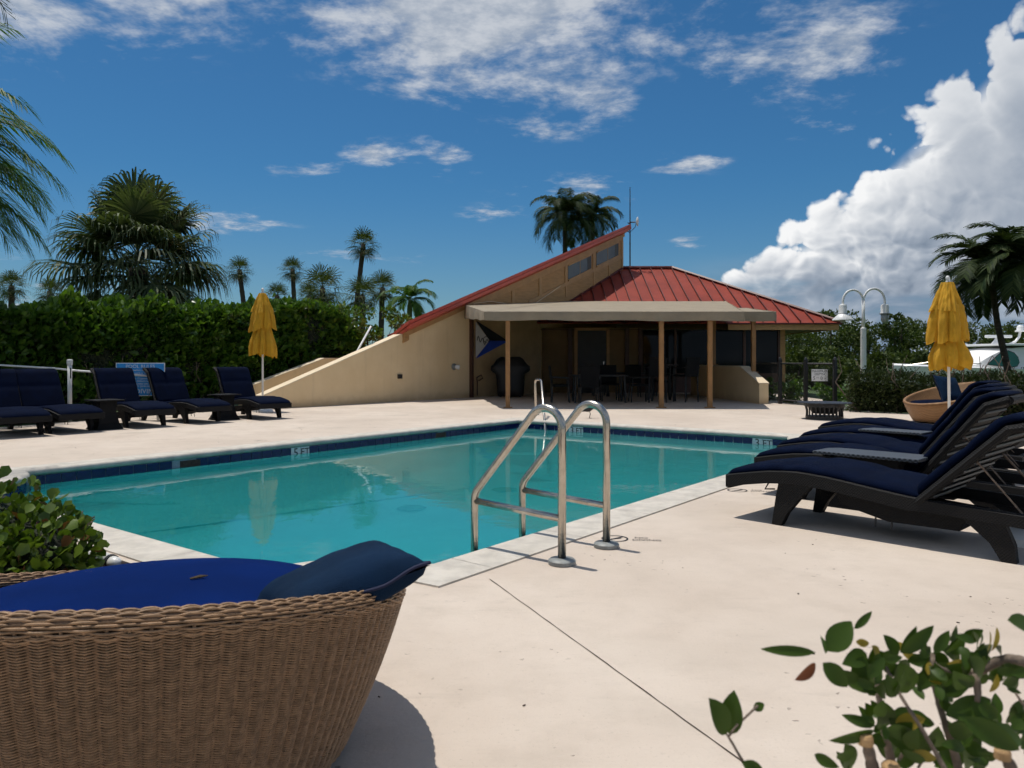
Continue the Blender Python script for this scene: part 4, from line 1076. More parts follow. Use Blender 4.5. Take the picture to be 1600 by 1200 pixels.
# ---- wicker daybeds
def daybed(center, back, fine, label, zb=.645, zf=.335, Rt=.765, Rb=.60):
    c = Vector(center); t = thing('wicker_daybed', label, 'daybed', c, 0, 'round wicker daybeds')
    zm, za = (zb + zf) / 2, (zb - zf) / 2
    def rim(th): return zm + za * math.cos(th)
    def surf(th, f, o=0.0):
        """point on the flaring outer wall at height fraction f, o metres outward"""
        z = .03 + (rim(th) - .055) * f; r_ = Rb + (Rt - Rb) * f + .012 * math.sin(math.pi * f)
        slope = math.atan2(Rt - Rb, rim(th)); r2 = r_ + o * math.cos(slope); z -= o * math.sin(slope)
        a = back + th; return (math.cos(a) * r2, math.sin(a) * r2, z)
    def roll(th, ph, rr):
        """point on the rolled rim"""
        r_ = Rt - .026 + rr * math.cos(ph); z = rim(th) - .026 + rr * math.sin(ph); a = back + th
        return (math.cos(a) * r_, math.sin(a) * r_, z)
    NT_ = 140
    cr_ = []
    for k in range(NT_):
        th = 2 * math.pi * k / NT_; o_in = -.007 if fine else 0.0
        a = back + th
        ring = [surf(th, f, o_in) for f in (0, .25, .5, .75, 1.0)]
        ring += [roll(th, ph, .026 if fine else .032) for ph in (R(-20), R(40), R(90), R(140), R(190))]
        ri = Rt - .075
        ring += [(math.cos(a) * (ri - .02), math.sin(a) * (ri - .02), max(.26, rim(th) - .16)), (math.cos(a) * (Rb - .06), math.sin(a) * (Rb - .06), .22), (math.cos(a) * (Rb - .03), math.sin(a) * (Rb - .03), .03)]
        cr_.append(ring)
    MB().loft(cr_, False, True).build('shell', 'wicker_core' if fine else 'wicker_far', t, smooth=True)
    if fine:
        STK = 118; SUB = 4; NS = STK * SUB; NRW = 182
        ths = np.arange(NS) * 2 * np.pi / NS; cosb = np.cos(back + ths); sinb = np.sin(back + ths)
        rimz = zm + za * np.cos(ths)
        V = []; F = []; base = 0
        wav = np.cos(np.pi * np.arange(NS) / SUB); wav = np.sign(np.round(wav, 6)) * np.abs(wav) ** .55
        rnd = np.random.RandomState(4)
        def add_ring(rc, zc, rad, nr, nz):
            """closed tube of four sides; rc, zc arrays of the centre line"""
            nonlocal base
            for (p, q) in ((1, 0), (0, 1), (-1, 0), (0, -1)):
                rr = rc + rad * (p * nr + q * nz * -1); zz = zc + rad * (p * nz + q * nr)
                V.append(np.stack([cosb * rr, sinb * rr, zz], 1))
            i = np.arange(NS); j = (i + 1) % NS
            for k in range(4):
                a, b = base + k * NS, base + ((k + 1) % 4) * NS
                F.append(np.stack([a + i, a + j, b + j, b + i], 1))
            base += 4 * NS
        for w in range(NRW):
            f = (w + .5) / NRW * .985
            jit = .00022 * rnd.randn(NS).cumsum() / 6; jit -= np.linspace(0, jit[-1], NS)
            z = .03 + (rimz - .055) * f + jit; r_ = Rb + (Rt - Rb) * f + .012 * math.sin(math.pi * f)
            par = 1 if w % 2 else -1
            o = .0068 * wav * par
            sag = .0022 * np.cos(2 * np.pi * np.arange(NS) / SUB) * -1
            add_ring(r_ + o - .001, z + sag * .5, .0019, 1.0, 0.0)
        for k, phd in enumerate(np.linspace(-42, 182, 16)):
            ph = math.radians(phd); par = 1 if k % 2 else -1
            wv = wav
            rr = .0285 + .0036 * wv * par
            add_ring(Rt - .026 + rr * math.cos(ph), rimz - .026 + rr * math.sin(ph), .0031, math.cos(ph), math.sin(ph))
        V = np.concatenate(V); F = np.concatenate(F)
        me = bpy.data.meshes.new('wicker_strands'); me.vertices.add(len(V)); me.vertices.foreach_set('co', V.astype(np.float32).ravel())
        me.loops.add(F.size); me.loops.foreach_set('vertex_index', F.astype(np.int32).ravel())
        me.polygons.add(len(F)); me.polygons.foreach_set('loop_start', np.arange(0, F.size, 4, dtype=np.int32))
        me.polygons.foreach_set('use_smooth', np.ones(len(F), bool)); me.update(calc_edges=True); me.validate()
        me.materials.append(M['wicker']); ob = bpy.data.objects.new('wicker_strands', me); COL.objects.link(ob); ob.parent = t; tag(ob, kind='stuff')
        sk = MB()
        for k in range(STK):
            th = 2 * math.pi * k / STK
            sk.tube([surf(th, f, .0005) for f in (0, .2, .4, .6, .8, 1.0)], .0036, 5, False)
        tag(sk.build('wicker_stakes', 'wicker', t, smooth=True, recalc=False), kind='stuff')
    # mattress: round, domed, sitting inside the shell
    pr = [(.001, .44), (.25, .438), (.48, .43), (.60, .415), (.655, .39), (.675, .36), (.665, .32), (.64, .29), (.001, .28)]
    if not fine: pr = [(r_, z - .03) for r_, z in pr]
    MB().lathe(pr, (0, 0, 0), 64, lambda i, a: .006 * math.sin(3 * a + 1) if i in (4, 5) else 0).build('mattress', 'royal' if fine else 'navy', t, smooth=True)
    return t
def cushion(loc, size, thick, rot, label, mat='pillow', cat='pillow'):
    t = MB(); N_ = 22; top = []; bot = []
    for sgn in (1, -1):
        for i in range(N_ + 1):
            for j in range(N_ + 1):
                u, v = -1 + 2 * i / N_, -1 + 2 * j / N_
                pin = 1 - .09 * (1 - u * u) * abs(v) ** 3 - 0; pin2 = 1 - .09 * (1 - v * v) * abs(u) ** 3
                h_ = (max(0, 1 - u ** 4) * max(0, 1 - v ** 4)) ** .5
                wr = .010 * mnoise.noise(Vector((u * 2.5, v * 2.5, sgn * 3.0))) * (1 - h_ * .3)
                top.append((u * size / 2 * pin2, v * size / 2 * pin, sgn * thick / 2 * h_ + wr))
        n_ = (N_ + 1) ** 2 * (0 if sgn == 1 else 1)
    q = (N_ + 1) ** 2; fs = []
    for i in range(N_):
        for j in range(N_):
            a = i * (N_ + 1) + j; fs.append((a, a + N_ + 1, a + N_ + 2, a + 1)); fs.append((q + a, q + a + 1, q + a + N_ + 2, q + a + N_ + 1))
    t.add(top, fs)
    root = thing('throw_pillow', label, cat, loc); root.rotation_euler = rot
    t.build('cover', mat, root, smooth=True, recalc=False)
    rim_ = []
    for i in range(N_ + 1):
        rim_.append(top[i])
    e = [(i, 0) for i in range(N_)] + [(N_, j) for j in range(N_)] + [(N_ - i, N_) for i in range(N_)] + [(0, N_ - j) for j in range(N_)]
    MB().tube([top[i * (N_ + 1) + j] for i, j in e], .005, 5, False, True).build('piping', 'piping', root, smooth=True)
    return root
daybed((-1.09, 2.25, 0), R(-90), True, 'large tan wicker daybed with royal blue mattress, closest to the camera')
cushion((-.49, 2.16, .518), .42, .135, (R(-6), R(-17), R(28)), 'teal navy throw pillow propped on the rim of the closest daybed')
daybed((7.98, 14.0, 0), R(12), False, 'tan wicker daybed in front of the low hedge, behind the far umbrella', .74, .36, .76, .60)
cushion((8.05, 14.15, .60), .55, .16, (R(62), R(6), R(20)), 'blue throw pillow standing up inside the daybed by the low hedge')
# dry leaf scrap on the mattress
lf = MB().tube([(-.42, 2.50, .447), (-.395, 2.515, .450), (-.375, 2.53, .449)], [.003, .006, .002], 5)
lf2 = MB(); lf2.v = lf.v; lf2.f = lf.f
lf.v = [(a - .62, b - .02, c - .004) for a, b, c in lf.v]
tag(lf.build('dry_leaf', 'dead'), 'small dry brown leaf lying on the blue mattress', 'leaf')

# ---- fire pit
fo = Vector((6.06, 14.9, 0))
t = thing('fire_pit', 'round black slatted fire pit with flat top beside the low hedge', 'fire pit', fo)
MB().lathe([(.001, .335), (.30, .335), (.50, .325), (.505, .312), (.49, .305), (.001, .305)], fo, 40).build('table_ring', 'black_metal', t, fo, 'auto')
MB().lathe([(.30, .30), (.36, .30), (.36, .24), (.30, .24)], fo, 32).build('upper_band', 'black_metal', t, fo)
MB().lathe([(.29, .06), (.345, .06), (.345, .0), (.29, .0)], fo, 32).build('lower_band', 'black_metal', t, fo)
MB().lathe([(.001, .10), (.22, .11), (.30, .24), (.28, .25), (.001, .14)], fo, 24).build('bowl', 'black_metal', t, fo)
for k in range(26):
    a = 2 * math.pi * k / 26; e = Vector((math.cos(a), math.sin(a), 0)); s_ = Vector((-e.y, e.x, 0))
    MB().tube([fo + e * .33 + Z * .05, fo + e * .325 + Z * .15, fo + e * .345 + Z * .25], .014, 5).build('slat', 'black_metal', t, fo)

# ---- black fence with depth sign
fp = [(6.98, 20.0), (7.36, 19.25), (7.80, 18.55)]
fc = thing('metal_fence', 'black chain link fence panels between the porch and the low hedge', 'fence', (*fp[0], 0)); FO = Vector((*fp[0], 0))
allp = [(6.75, 21.4)] + fp
for (x, y) in allp:
    pz = -.15
    MB().bevbox((x, y, .5), (.085, .085, 1.3), .006).build('post', 'black_metal', fc, FO)
    MB().lathe([(.001, 1.215), (.03, 1.20), (.04, 1.18), (.05, 1.15), (.001, 1.15)], (x, y, 0), 10).build('post_cap', 'black_metal', fc, FO)
for (a, b) in zip(allp, allp[1:]):
    a = Vector((*a, 0)); b = Vector((*b, 0)); L = (b - a).length; d = (b - a).normalized()
    for z in (1.05, .10): MB().tube([a + Z * z, b + Z * z], .022, 6).build('rail', 'black_metal', fc, FO)
    ms_ = MB(); st_ = .062
    nd = int(L / st_) + int(.95 / st_) + 2
    for k in range(nd):
        for sgn in (1, -1):
            # diamond mesh wires clipped to the panel
            x0 = k * st_ - .95 if sgn == 1 else k * st_
            p0, p1 = (x0, .1), (x0 + .95 * sgn, 1.05)
            f0 = 0; f1 = 1
            if p1[0] != p0[0]:
                ta, tb = (0 - p0[0]) / (p1[0] - p0[0]), (L - p0[0]) / (p1[0] - p0[0]); lo_, hi_ = min(ta, tb), max(ta, tb); f0, f1 = max(0, lo_), min(1, hi_)
            if f1 - f0 < .02: continue
            q0 = a + d * (p0[0] + (p1[0] - p0[0]) * f0) + Z * (.1 + .95 * f0); q1 = a + d * (p0[0] + (p1[0] - p0[0]) * f1) + Z * (.1 + .95 * f1)
            ms_.tube([q0, q1], .0022, 3, False)
    ms_.build('chain_link_mesh', 'black_metal', fc, FO, recalc=False)
so = Vector((7.56, 18.88, .77)); ex = (Vector((*fp[2], 0)) - Vector((*fp[1], 0))).normalized(); ex = (ex * .35 + Vector((1, 0, 0)) * .65).normalized(); ny_ = Vector((ex.y, -ex.x, 0))
sg = thing('depth_sign', 'small white maximum depth sign hung on the black fence', 'sign', so)
MB().box(so + ny_ * .05, (.37, .012, .29), Matrix.Rotation(math.atan2(ex.y, ex.x), 3, 'Z')).build('board', 'white', sg, so)
for s_, z_, sz in (('MAXIMUM', .095, .075), ('DEPTH', .022, .075), ('5', -.075, .11), ('0', -.075, .11), ('FT', -.065, .05), ('IN', -.08, .045)):
    xo = {'5': -.125, '0': .045, 'FT': -.045, 'IN': .125}.get(s_, 0)
    lettering(s_, sz, 'black_print', sg, ny_ * .058 + ex * xo + Z * z_, ex, Z)

# ---- pool rules sign behind the loungers
po = Vector((-7.06, 14.6, 0)); ex = Vector((.985, .17, 0)).normalized(); ny_ = Vector((ex.y, -ex.x, 0)); rz_ = math.atan2(ex.y, ex.x)
ps = thing('pool_rules_sign', 'blue pool rules board with white lettering behind the hedge loungers', 'sign', po)
MB().box(po + Z * .775, (.87, .02, .63), Matrix.Rotation(rz_, 3, 'Z')).build('frame', 'white', ps, po)
MB().box(po + Z * .775 + ny_ * .012, (.84, .006, .60), Matrix.Rotation(rz_, 3, 'Z')).build('face', 'blue_sign', ps, po)
for s_ in (-.3, .3): MB().box(po + ex * s_ - ny_ * .03 + Z * .3, (.04, .04, .9), Matrix.Rotation(rz_, 3, 'Z')).build('stake', 'white', ps, po)
lines = [('POOL RULES', .285, .092), ('Shower before entering pool', .205, .052), ('No food in pool or on pool deck', .14, .048), ('No glass in pool or on deck', .08, .048), ('Max 12 persons', .02, .048),
         ('Pool hours DAWN to DUSK', -.04, .046), ('NO LIFEGUARD ON DUTY', -.10, .046), ('SWIM AT OWN RISK', -.155, .046), ('NO DIVING', -.265, .125)]
for s_, z_, sz in lines: lettering(s_, sz, 'print_white', ps, Z * (.775 + z_ * .86) + ny_ * .0165, ex, Z)

# ---- white pole resting on a capped standpipe
pp = rs(6.35, -15.3)
t = thing('standpipe', 'capped white plastic standpipe behind the hedge loungers', 'pipe', pp)
MB().tube([pp, pp + Z * 1.06], .04, 12).build('pipe', 'white_plastic', t, pp, True)
MB().lathe([(.001, 1.16), (.04, 1.155), (.052, 1.14), (.052, 1.08), (.045, 1.05), (.001, 1.05)], pp, 16).build('cap', 'white_plastic', t, pp)
MB().box(pp + Vector((.035, -.03, .90)), (.02, .01, .2)).build('label_plate', 'black_metal', t, pp)
ln = MB().tube([(-13.4, 12.8, 1.00), (-11.2, 13.6, 1.075), (-9.6, 14.1, 1.06), (-8.6, 14.35, .99), (-8.1, 14.45, .935), (-7.2, 14.55, .87), (-6.8, 14.6, .83)], .019, 8)
tag(ln.build('pool_pole', 'white', smooth=True), 'long bent white pole lying across the tops behind the hedge loungers', 'pole')
pp2 = Vector((-9.9, 14.1, 0))
t = thing('pole_stand', 'short white post holding up the long white pole', 'post', pp2)
MB().tube([pp2, pp2 + Z * 1.045], .03, 10).build('post', 'white_plastic', t, pp2)
MB().tube([pp2 + Z * 1.045 + Vector((-.06, 0, .03)), pp2 + Z * 1.03, pp2 + Z * 1.045 + Vector((.06, 0, .03))], .012, 6).build('cradle', 'white_plastic', t, pp2)
# leaning white pipe behind the fin wall
a = wp(3.0, -.32, 1.25); b = wp(3.6, -.36, 2.05)
tag(MB().tube([a - Z * 1.3 - WU * .9, a, b], .028, 8).build('leaning_pipe', 'white', smooth=True), 'white pipe leaning up behind the sloping beige wall', 'pipe')
# drain pipe stub at the planting bed
dp = rs(2.10, -4.55, .0)
t = thing('drain_pipe', 'white plastic drain pipe stub lying by the pool coping', 'pipe', dp)
d0 = US * 1.0; MB().tube([dp - d0 * .22 + Z * .0, dp + d0 * .02 + Z * -.01], .035, 14).build('pipe', 'white_plastic', t, dp, True)
MB().tube([dp + d0 * .02 + Z * -.01, dp + d0 * .045 + Z * -.011], .041, 14).build('collar', 'black_metal', t, dp)
MB().tube([dp + d0 * .045 + Z * -.012, dp + d0 * .085 + Z * -.014, dp + d0 * .11 + Z * -.015], [.036, .036, .018], 14).build('end_cap', 'white_plastic', t, dp, True)

# ---- bird on the pool edge
bo = Vector((1.52, 15.1, 0))
t = thing('black_bird', 'small black bird standing on the deck behind the pool handrails', 'bird', bo)
rg = []
for k in range(15):
    f = k / 14; c = Vector((-.17 + .36 * f, 0, .13 + .16 * f ** 1.1)); r_ = [.006, .014, .022, .034, .05, .062, .068, .066, .058, .046, .036, .034, .036, .030, .010][k]
    if k > 10: c += Vector((.0, 0, .02 * (k - 10) / 4))
    rg.append([bo + c + Vector((-.35, 0, .9)).normalized() * r_ * math.cos(a) + Vector((0, 1, 0)) * r_ * math.sin(a) * .85 for a in [2 * math.pi * q / 10 for q in range(10)]])
MB().loft(rg).build('body', 'bird', t, bo, True)
MB().tube([bo + Vector((.185, 0, .315)), bo + Vector((.25, 0, .305))], [.012, .002], 6).build('beak', 'black_metal', t, bo)
for y in (-.025, .025): MB().tube([bo + Vector((0, y, .17)), bo + Vector((.02, y, .08)), bo + Vector((0, y, .004)), bo + Vector((.04, y, .003))], .005, 5).build('leg', 'black_metal', t, bo)

# ---- burgee flag on the shaded wall
fo_ = wp(7.75, .05, 0)
fl = thing('burgee_flag', 'black, blue and white triangular burgee flag hung on the porch wall', 'flag', fo_)
def fpz(t0, z, o=.05): return wp(t0, o, z)
e_ = .03
MB().prism([(7.45, 2.36), (9.05, 1.75), (8.12, 1.75)], WU, Z, WN * .01, W0 + WN * .05).build('black_field', 'flag_black', fl, fo_)
MB().prism([(7.45, 1.18), (8.12, 1.748), (9.05, 1.748)], WU, Z, WN * .01, W0 + WN * .05).build('blue_field', 'flag_blue', fl, fo_)
MB().prism([(7.45, 2.30), (8.10, 1.75), (7.45, 1.22)], WU, Z, WN * .01, W0 + WN * .053).build('white_field', 'flag_white', fl, fo_)
sq = [wp(7.5 + .62 * k / 24, .068, 1.74 + .11 * math.sin(k * .8) * (1 - k / 40) + .05 * math.sin(k * .33)) for k in range(25)]
MB().tube(sq, .012, 5).build('emblem', 'black_print', fl, fo_)
MB().tube([wp(7.95 + .16 * math.cos(a), .068, 1.78 + .09 * math.sin(a)) for a in [k * .6 for k in range(9)]], .010, 5).build('emblem', 'black_print', fl, fo_)

# ---- covered grill, tables and chairs in the porch shade
go = Vector((-.05, 23.9, 0))
t = thing('covered_grill', 'barbecue grill under a black cover beside the flag wall', 'grill', go)
rg = []
for z, a, b in ((.03, .40, .30), (.25, .42, .31), (.70, .44, .32), (.82, .60, .33), (.95, .60, .33), (1.0, .52, .31), (1.18, .40, .24), (1.24, .30, .16)):
    rg.append([go + Vector((math.copysign(abs(math.cos(q)) ** .5, math.cos(q)) * a * (1 + .03 * math.sin(7 * q + z * 4)), math.copysign(abs(math.sin(q)) ** .5, math.sin(q)) * b, z)) for q in [2 * math.pi * k / 28 for k in range(28)]])
MB().loft(rg).build('cover', 'black_cover', t, go, True)
for sx in (-.3, .3):
    MB().lathe([(.001, .06), (.04, .05), (.04, .01), (.001, .0)], go + Vector((sx, -.2, 0)), 10).build('caster', 'black_metal', t, go)
def chair(loc, rz, label, h=.46, bh=.98):
    t = thing('patio_chair', label, 'chair', loc, rz, 'dark patio chairs under the canopy')
    MB().bevbox((0, 0, h), (.5, .5, .06), .02).build('seat', 'black_weave', t)
    MB().bevbox((-.26, 0, (h + bh) / 2 + .02), (.05, .48, bh - h), .02, Matrix.Rotation(R(-8), 3, 'Y')).build('backrest', 'black_weave', t)
    for sx in (-.22, .22):
        for sy in (-.22, .22): MB().tube([(sx * 1.08, sy * 1.05, 0), (sx, sy, h)], .02, 6).build('leg', 'black_metal', t)
    for sy in (-.26, .26): MB().tube([(.2, sy, h), (.2, sy, h + .2), (-.26, sy, h + .22)], .02, 6).build('armrest', 'black_metal', t)
def table(loc, w, d, h, label, rz=0):
    t = thing('patio_table', label, 'table', loc, rz, 'dark patio tables under the canopy')
    MB().bevbox((0, 0, h - .02), (w, d, .04), .01).build('table_top', 'black_metal', t)
    for sx in (-1, 1):
        for sy in (-1, 1): MB().tube([(sx * (w / 2 - .08), sy * (d / 2 - .08), 0), (sx * (w / 2 - .1), sy * (d / 2 - .1), h - .03)], .028, 6).build('leg', 'black_metal', t)
table((2.35, 20.8, 0), 1.5, .9, .74, 'dark dining table in front of the clubhouse door')
for i, (x, y, a, s_) in enumerate(((1.30, 20.7, 0, 'at the grill end of the dining table'), (2.0, 20.05, 90, 'with its back to the pool at the dining table'), (2.75, 21.7, -90, 'behind the dining table facing the pool'), (3.45, 20.9, 180, 'at the dining table end behind the middle post'))):
    chair((x, y, 0), R(a), 'dark patio chair ' + s_)
table((4.2, 21.6, 0), .8, .8, 1.02, 'tall dark bar table between the two right canopy posts')
for i, (x, y, a, s_) in enumerate(((3.9, 20.8, 90, 'tall dark chair in front of the bar table'), (4.75, 21.0, 120, 'tall dark chair beside the right canopy post'), (4.3, 22.4, -90, 'tall dark chair behind the bar table'))):
    chair((x, y, 0), R(a), s_, .72, 1.2)
table((3.7, 24.4, 0), 1.6, .9, .74, 'dark dining table at the back of the porch')
for x, y, a, s_ in ((2.8, 24.3, 0, 'dark patio chair at the back table by the door'), (3.7, 23.7, 90, 'dark patio chair in front of the back table'), (4.8, 24.5, 180, 'dark patio chair at the back table by the glazing')): chair((x, y, 0), R(a), s_)

# ---- twin lamp post
lo_ = Vector((10.98, 24.0, -.15))
t = thing('lamp_post', 'white twin arm lamp post behind the low hedge', 'lamp post', lo_)
MB().tube([lo_, lo_ + Z * 2.28, lo_ + Z * 2.30], [.085, .085, .06], 14).build('lower_shaft', 'white', t, lo_, 'auto')
MB().tube([lo_ + Z * 2.28, lo_ + Z * 3.15], .05, 12).build('upper_shaft', 'white', t, lo_, True)
for sg_, rr, nm in ((-1, .32, 0), (1, .335, 1)):
    pts = [lo_ + Vector((sg_ * rr * (1 - math.cos(a)), 0, 3.12 + (.36 + .04 * nm) * math.sin(a))) for a in [math.pi * k / 14 for k in range(15)]]
    MB().tube([lo_ + Z * 3.0] + pts + [pts[-1] - Z * .1], .035, 10).build('arm', 'white', t, lo_, True)
    e = pts[-1] - Z * .1
    hd = MB().lathe([(.04, .02), (.10, .0), (.12, -.05), (.12, -.24), (.135, -.27), (.001, -.27)], e, 18).build('lamp_head', 'white', t, lo_, 'auto')
    if nm == 0:
        MB().lathe([(.10, -.27), (.13, -.29), (.31, -.46), (.315, -.49), (.29, -.475), (.10, -.31)], e, 24).build('lamp_shade', 'white', hd, lo_, 'auto')
        MB().lathe([(.09, -.3), (.10, -.45), (.07, -.55), (.001, -.58)], e, 14).build('lamp_glass', 'lamp_glass', hd, lo_, True)
    else:
        MB().lathe([(.16, -.27), (.16, -.30), (.11, -.305)], e, 18).build('collar', 'flange', hd, lo_)
        MB().lathe([(.115, -.30), (.115, -.46), (.08, -.56), (.001, -.60)], e, 16).build('lamp_glass', 'lamp_glass', hd, lo_, True)

# ---- boat beyond the hedge
bt = Vector((20.9, 32.5, .0))
t = thing('cabin_boat', 'white cabin cruiser moored beyond the low hedge', 'boat', bt, R(8))
rg = []
for k in range(25):
    f = k / 24; x = -5.2 + 10.6 * f; w_ = 1.55 * (1 - (1 - min(1, f * 2.1)) ** 2.2) + .03; sh = .80 - .10 * f + .12 * (1 - f) ** 3
    rg.append([(x, -w_, sh), (x, -w_ * .97, sh - .12), (x, -w_ * .75, .2), (x, 0, .02), (x, w_ * .75, .2), (x, w_ * .97, sh - .12), (x, w_, sh), (x, w_ * .6, sh + .05), (x, 0, sh + .08), (x, -w_ * .6, sh + .05)])
MB().loft(rg).build('hull', 'gel', t, smooth='auto')
rg = []
for x, w_, z in ((-2.6, .3, .84), (-2.2, 1.1, .95), (-1.7, 1.3, 1.30), (-1.1, 1.35, 1.58), (-.3, 1.37, 1.66), (4.6, 1.37, 1.62)):
    rg.append([(x, -w_, .7), (x, -w_ * .97, .7 + (z - .7) * .55), (x, -w_ * .9, z), (x, 0, z + .05), (x, w_ * .9, z), (x, w_ * .97, .7 + (z - .7) * .55), (x, w_, .7)])
cb = MB().loft(rg).build('cabin', 'canvas_white', t, smooth='auto')
MB().bevbox((1.9, 0, 1.76), (6.4, 2.9, .09), .03).build('hardtop', 'gel', t)
# quarter-oval side window in a dark gasket
def win(sc, y): return [(-1.95, y)] and [( -2.02 + 1.35 * sc * 0 + q[0], q[1]) for q in ()]
wpoly = [(-2.0, .96), (-.95, .86), (-.72, .90), (-.62, 1.05), (-.68, 1.25), (-.85, 1.42), (-1.1, 1.50), (-1.35, 1.48)]
cx = sum(p[0] for p in wpoly) / 8; cz_ = sum(p[1] for p in wpoly) / 8
wn = MB().prism([((a - cx) * 1.07 + cx, (b - cz_) * 1.09 + cz_) for a, b in wpoly], (1, 0, 0), Z, (0, -.02, 0), (0, -1.385, 0)).build('window', 'black_metal', t)
MB().prism(wpoly, (1, 0, 0), Z, (0, -.012, 0), (0, -1.407, 0)).build('pane', 'teal_glass', wn)
for k in range(4):
    MB().tube([(.2 + k * .9, -1.38, .85), (.6 + k * .95, -1.39, 1.25), (.45 + k * 1.0, -1.37, 1.68)], .018, 5).build('canvas_seam', 'flange', cb)
MB().tube([(-4.9, -.4, .9), (-4.2, -.9, 1.05), (-3.0, -1.25, 1.02), (-2.2, -1.3, .98)], .016, 6).build('bow_rail', 'steel', t)
for x, y in ((-4.2, -.9), (-3.0, -1.25)): MB().tube([(x, y, .78), (x, y, 1.04)], .014, 5).build('rail_stanchion', 'steel', t)
rd = MB().lathe([(.30, 1.80), (.22, 1.90), (.16, 1.98), (.12, 2.08)], (-.35, 0, 0), 16).build('radar_mount', 'gel', t, smooth=True)
MB().bevbox((-.35, 0, 2.13), (1.15, .22, .12), .04).build('radar_bar', 'gel', rd)
MB().tube([(.15, 0, 1.8), (.45, 0, 1.92), (.62, 0, 2.12), (.68, 0, 2.35)], .05, 8).build('light_mast', 'gel', t, smooth=True)
MB().lathe([(.001, 2.62), (.10, 2.60), (.14, 2.52), (.14, 2.42), (.2, 2.38), (.2, 2.33), (.001, 2.33)], (.68, 0, 0), 14).build('beacon', 'gel', t, smooth=True)
MB().tube([(1.05, 0, 2.2), (1.05, 0, 2.95)], .012, 5).build('aerial', 'white', t)
# ================================================================== vegetation
def mesh_np(name, V, F, mat, parent=None, kind=None, smooth=False):
    me = bpy.data.meshes.new(name); V = np.asarray(V, np.float32); k = F.shape[1]
    me.vertices.add(len(V)); me.vertices.foreach_set('co', V.ravel())
    me.loops.add(F.size); me.loops.foreach_set('vertex_index', F.astype(np.int32).ravel())
    me.polygons.add(len(F)); me.polygons.foreach_set('loop_start', np.arange(0, F.size, k, dtype=np.int32))
    if smooth: me.polygons.foreach_set('use_smooth', np.ones(len(F), bool))
    me.update(calc_edges=True); me.materials.append(M[mat]); o = bpy.data.objects.new(name, me); COL.objects.link(o)
    if parent: o.parent = parent
    if kind: o['kind'] = kind
    return o
def leaves_np(P, Nrm, size, rs_, aspect=.55, up=.25, fold=.12):
    """two folded quads per leaf; P centres, Nrm outward directions"""
    n = len(P); rnd = np.random.RandomState(rs_)
    d = Nrm + rnd.normal(0, .55, (n, 3)); d[:, 2] += up; d /= np.linalg.norm(d, axis=1)[:, None]       # leaf axis points outward
    s = np.cross(d, rnd.normal(0, 1, (n, 3))); s /= np.linalg.norm(s, axis=1)[:, None]
    nn = np.cross(d, s)
    L = size * rnd.uniform(.55, 1.3, (n, 1)); w = L * aspect * .5
    b = P - d * L * .3
    p0 = b; p1 = b + d * L * .38 + s * w * .85 + nn * L * fold; p2 = b + d * L * .75 + s * w + nn * L * fold * .8; p3 = b + d * L
    p4 = b + d * L * .75 - s * w + nn * L * fold * .8; p5 = b + d * L * .38 - s * w * .85 + nn * L * fold
    V = np.stack([p0, p1, p2, p3, p4, p5], 1).reshape(-1, 3)
    i = np.arange(n)[:, None] * 6
    F = np.concatenate([i + np.array([[0, 1, 2, 3]]), i + np.array([[0, 3, 4, 5]])], 0)
    return V, F
def nz(v, sc, seed): return mnoise.noise(Vector((v[0] * sc + seed, v[1] * sc, v[2] * sc)))

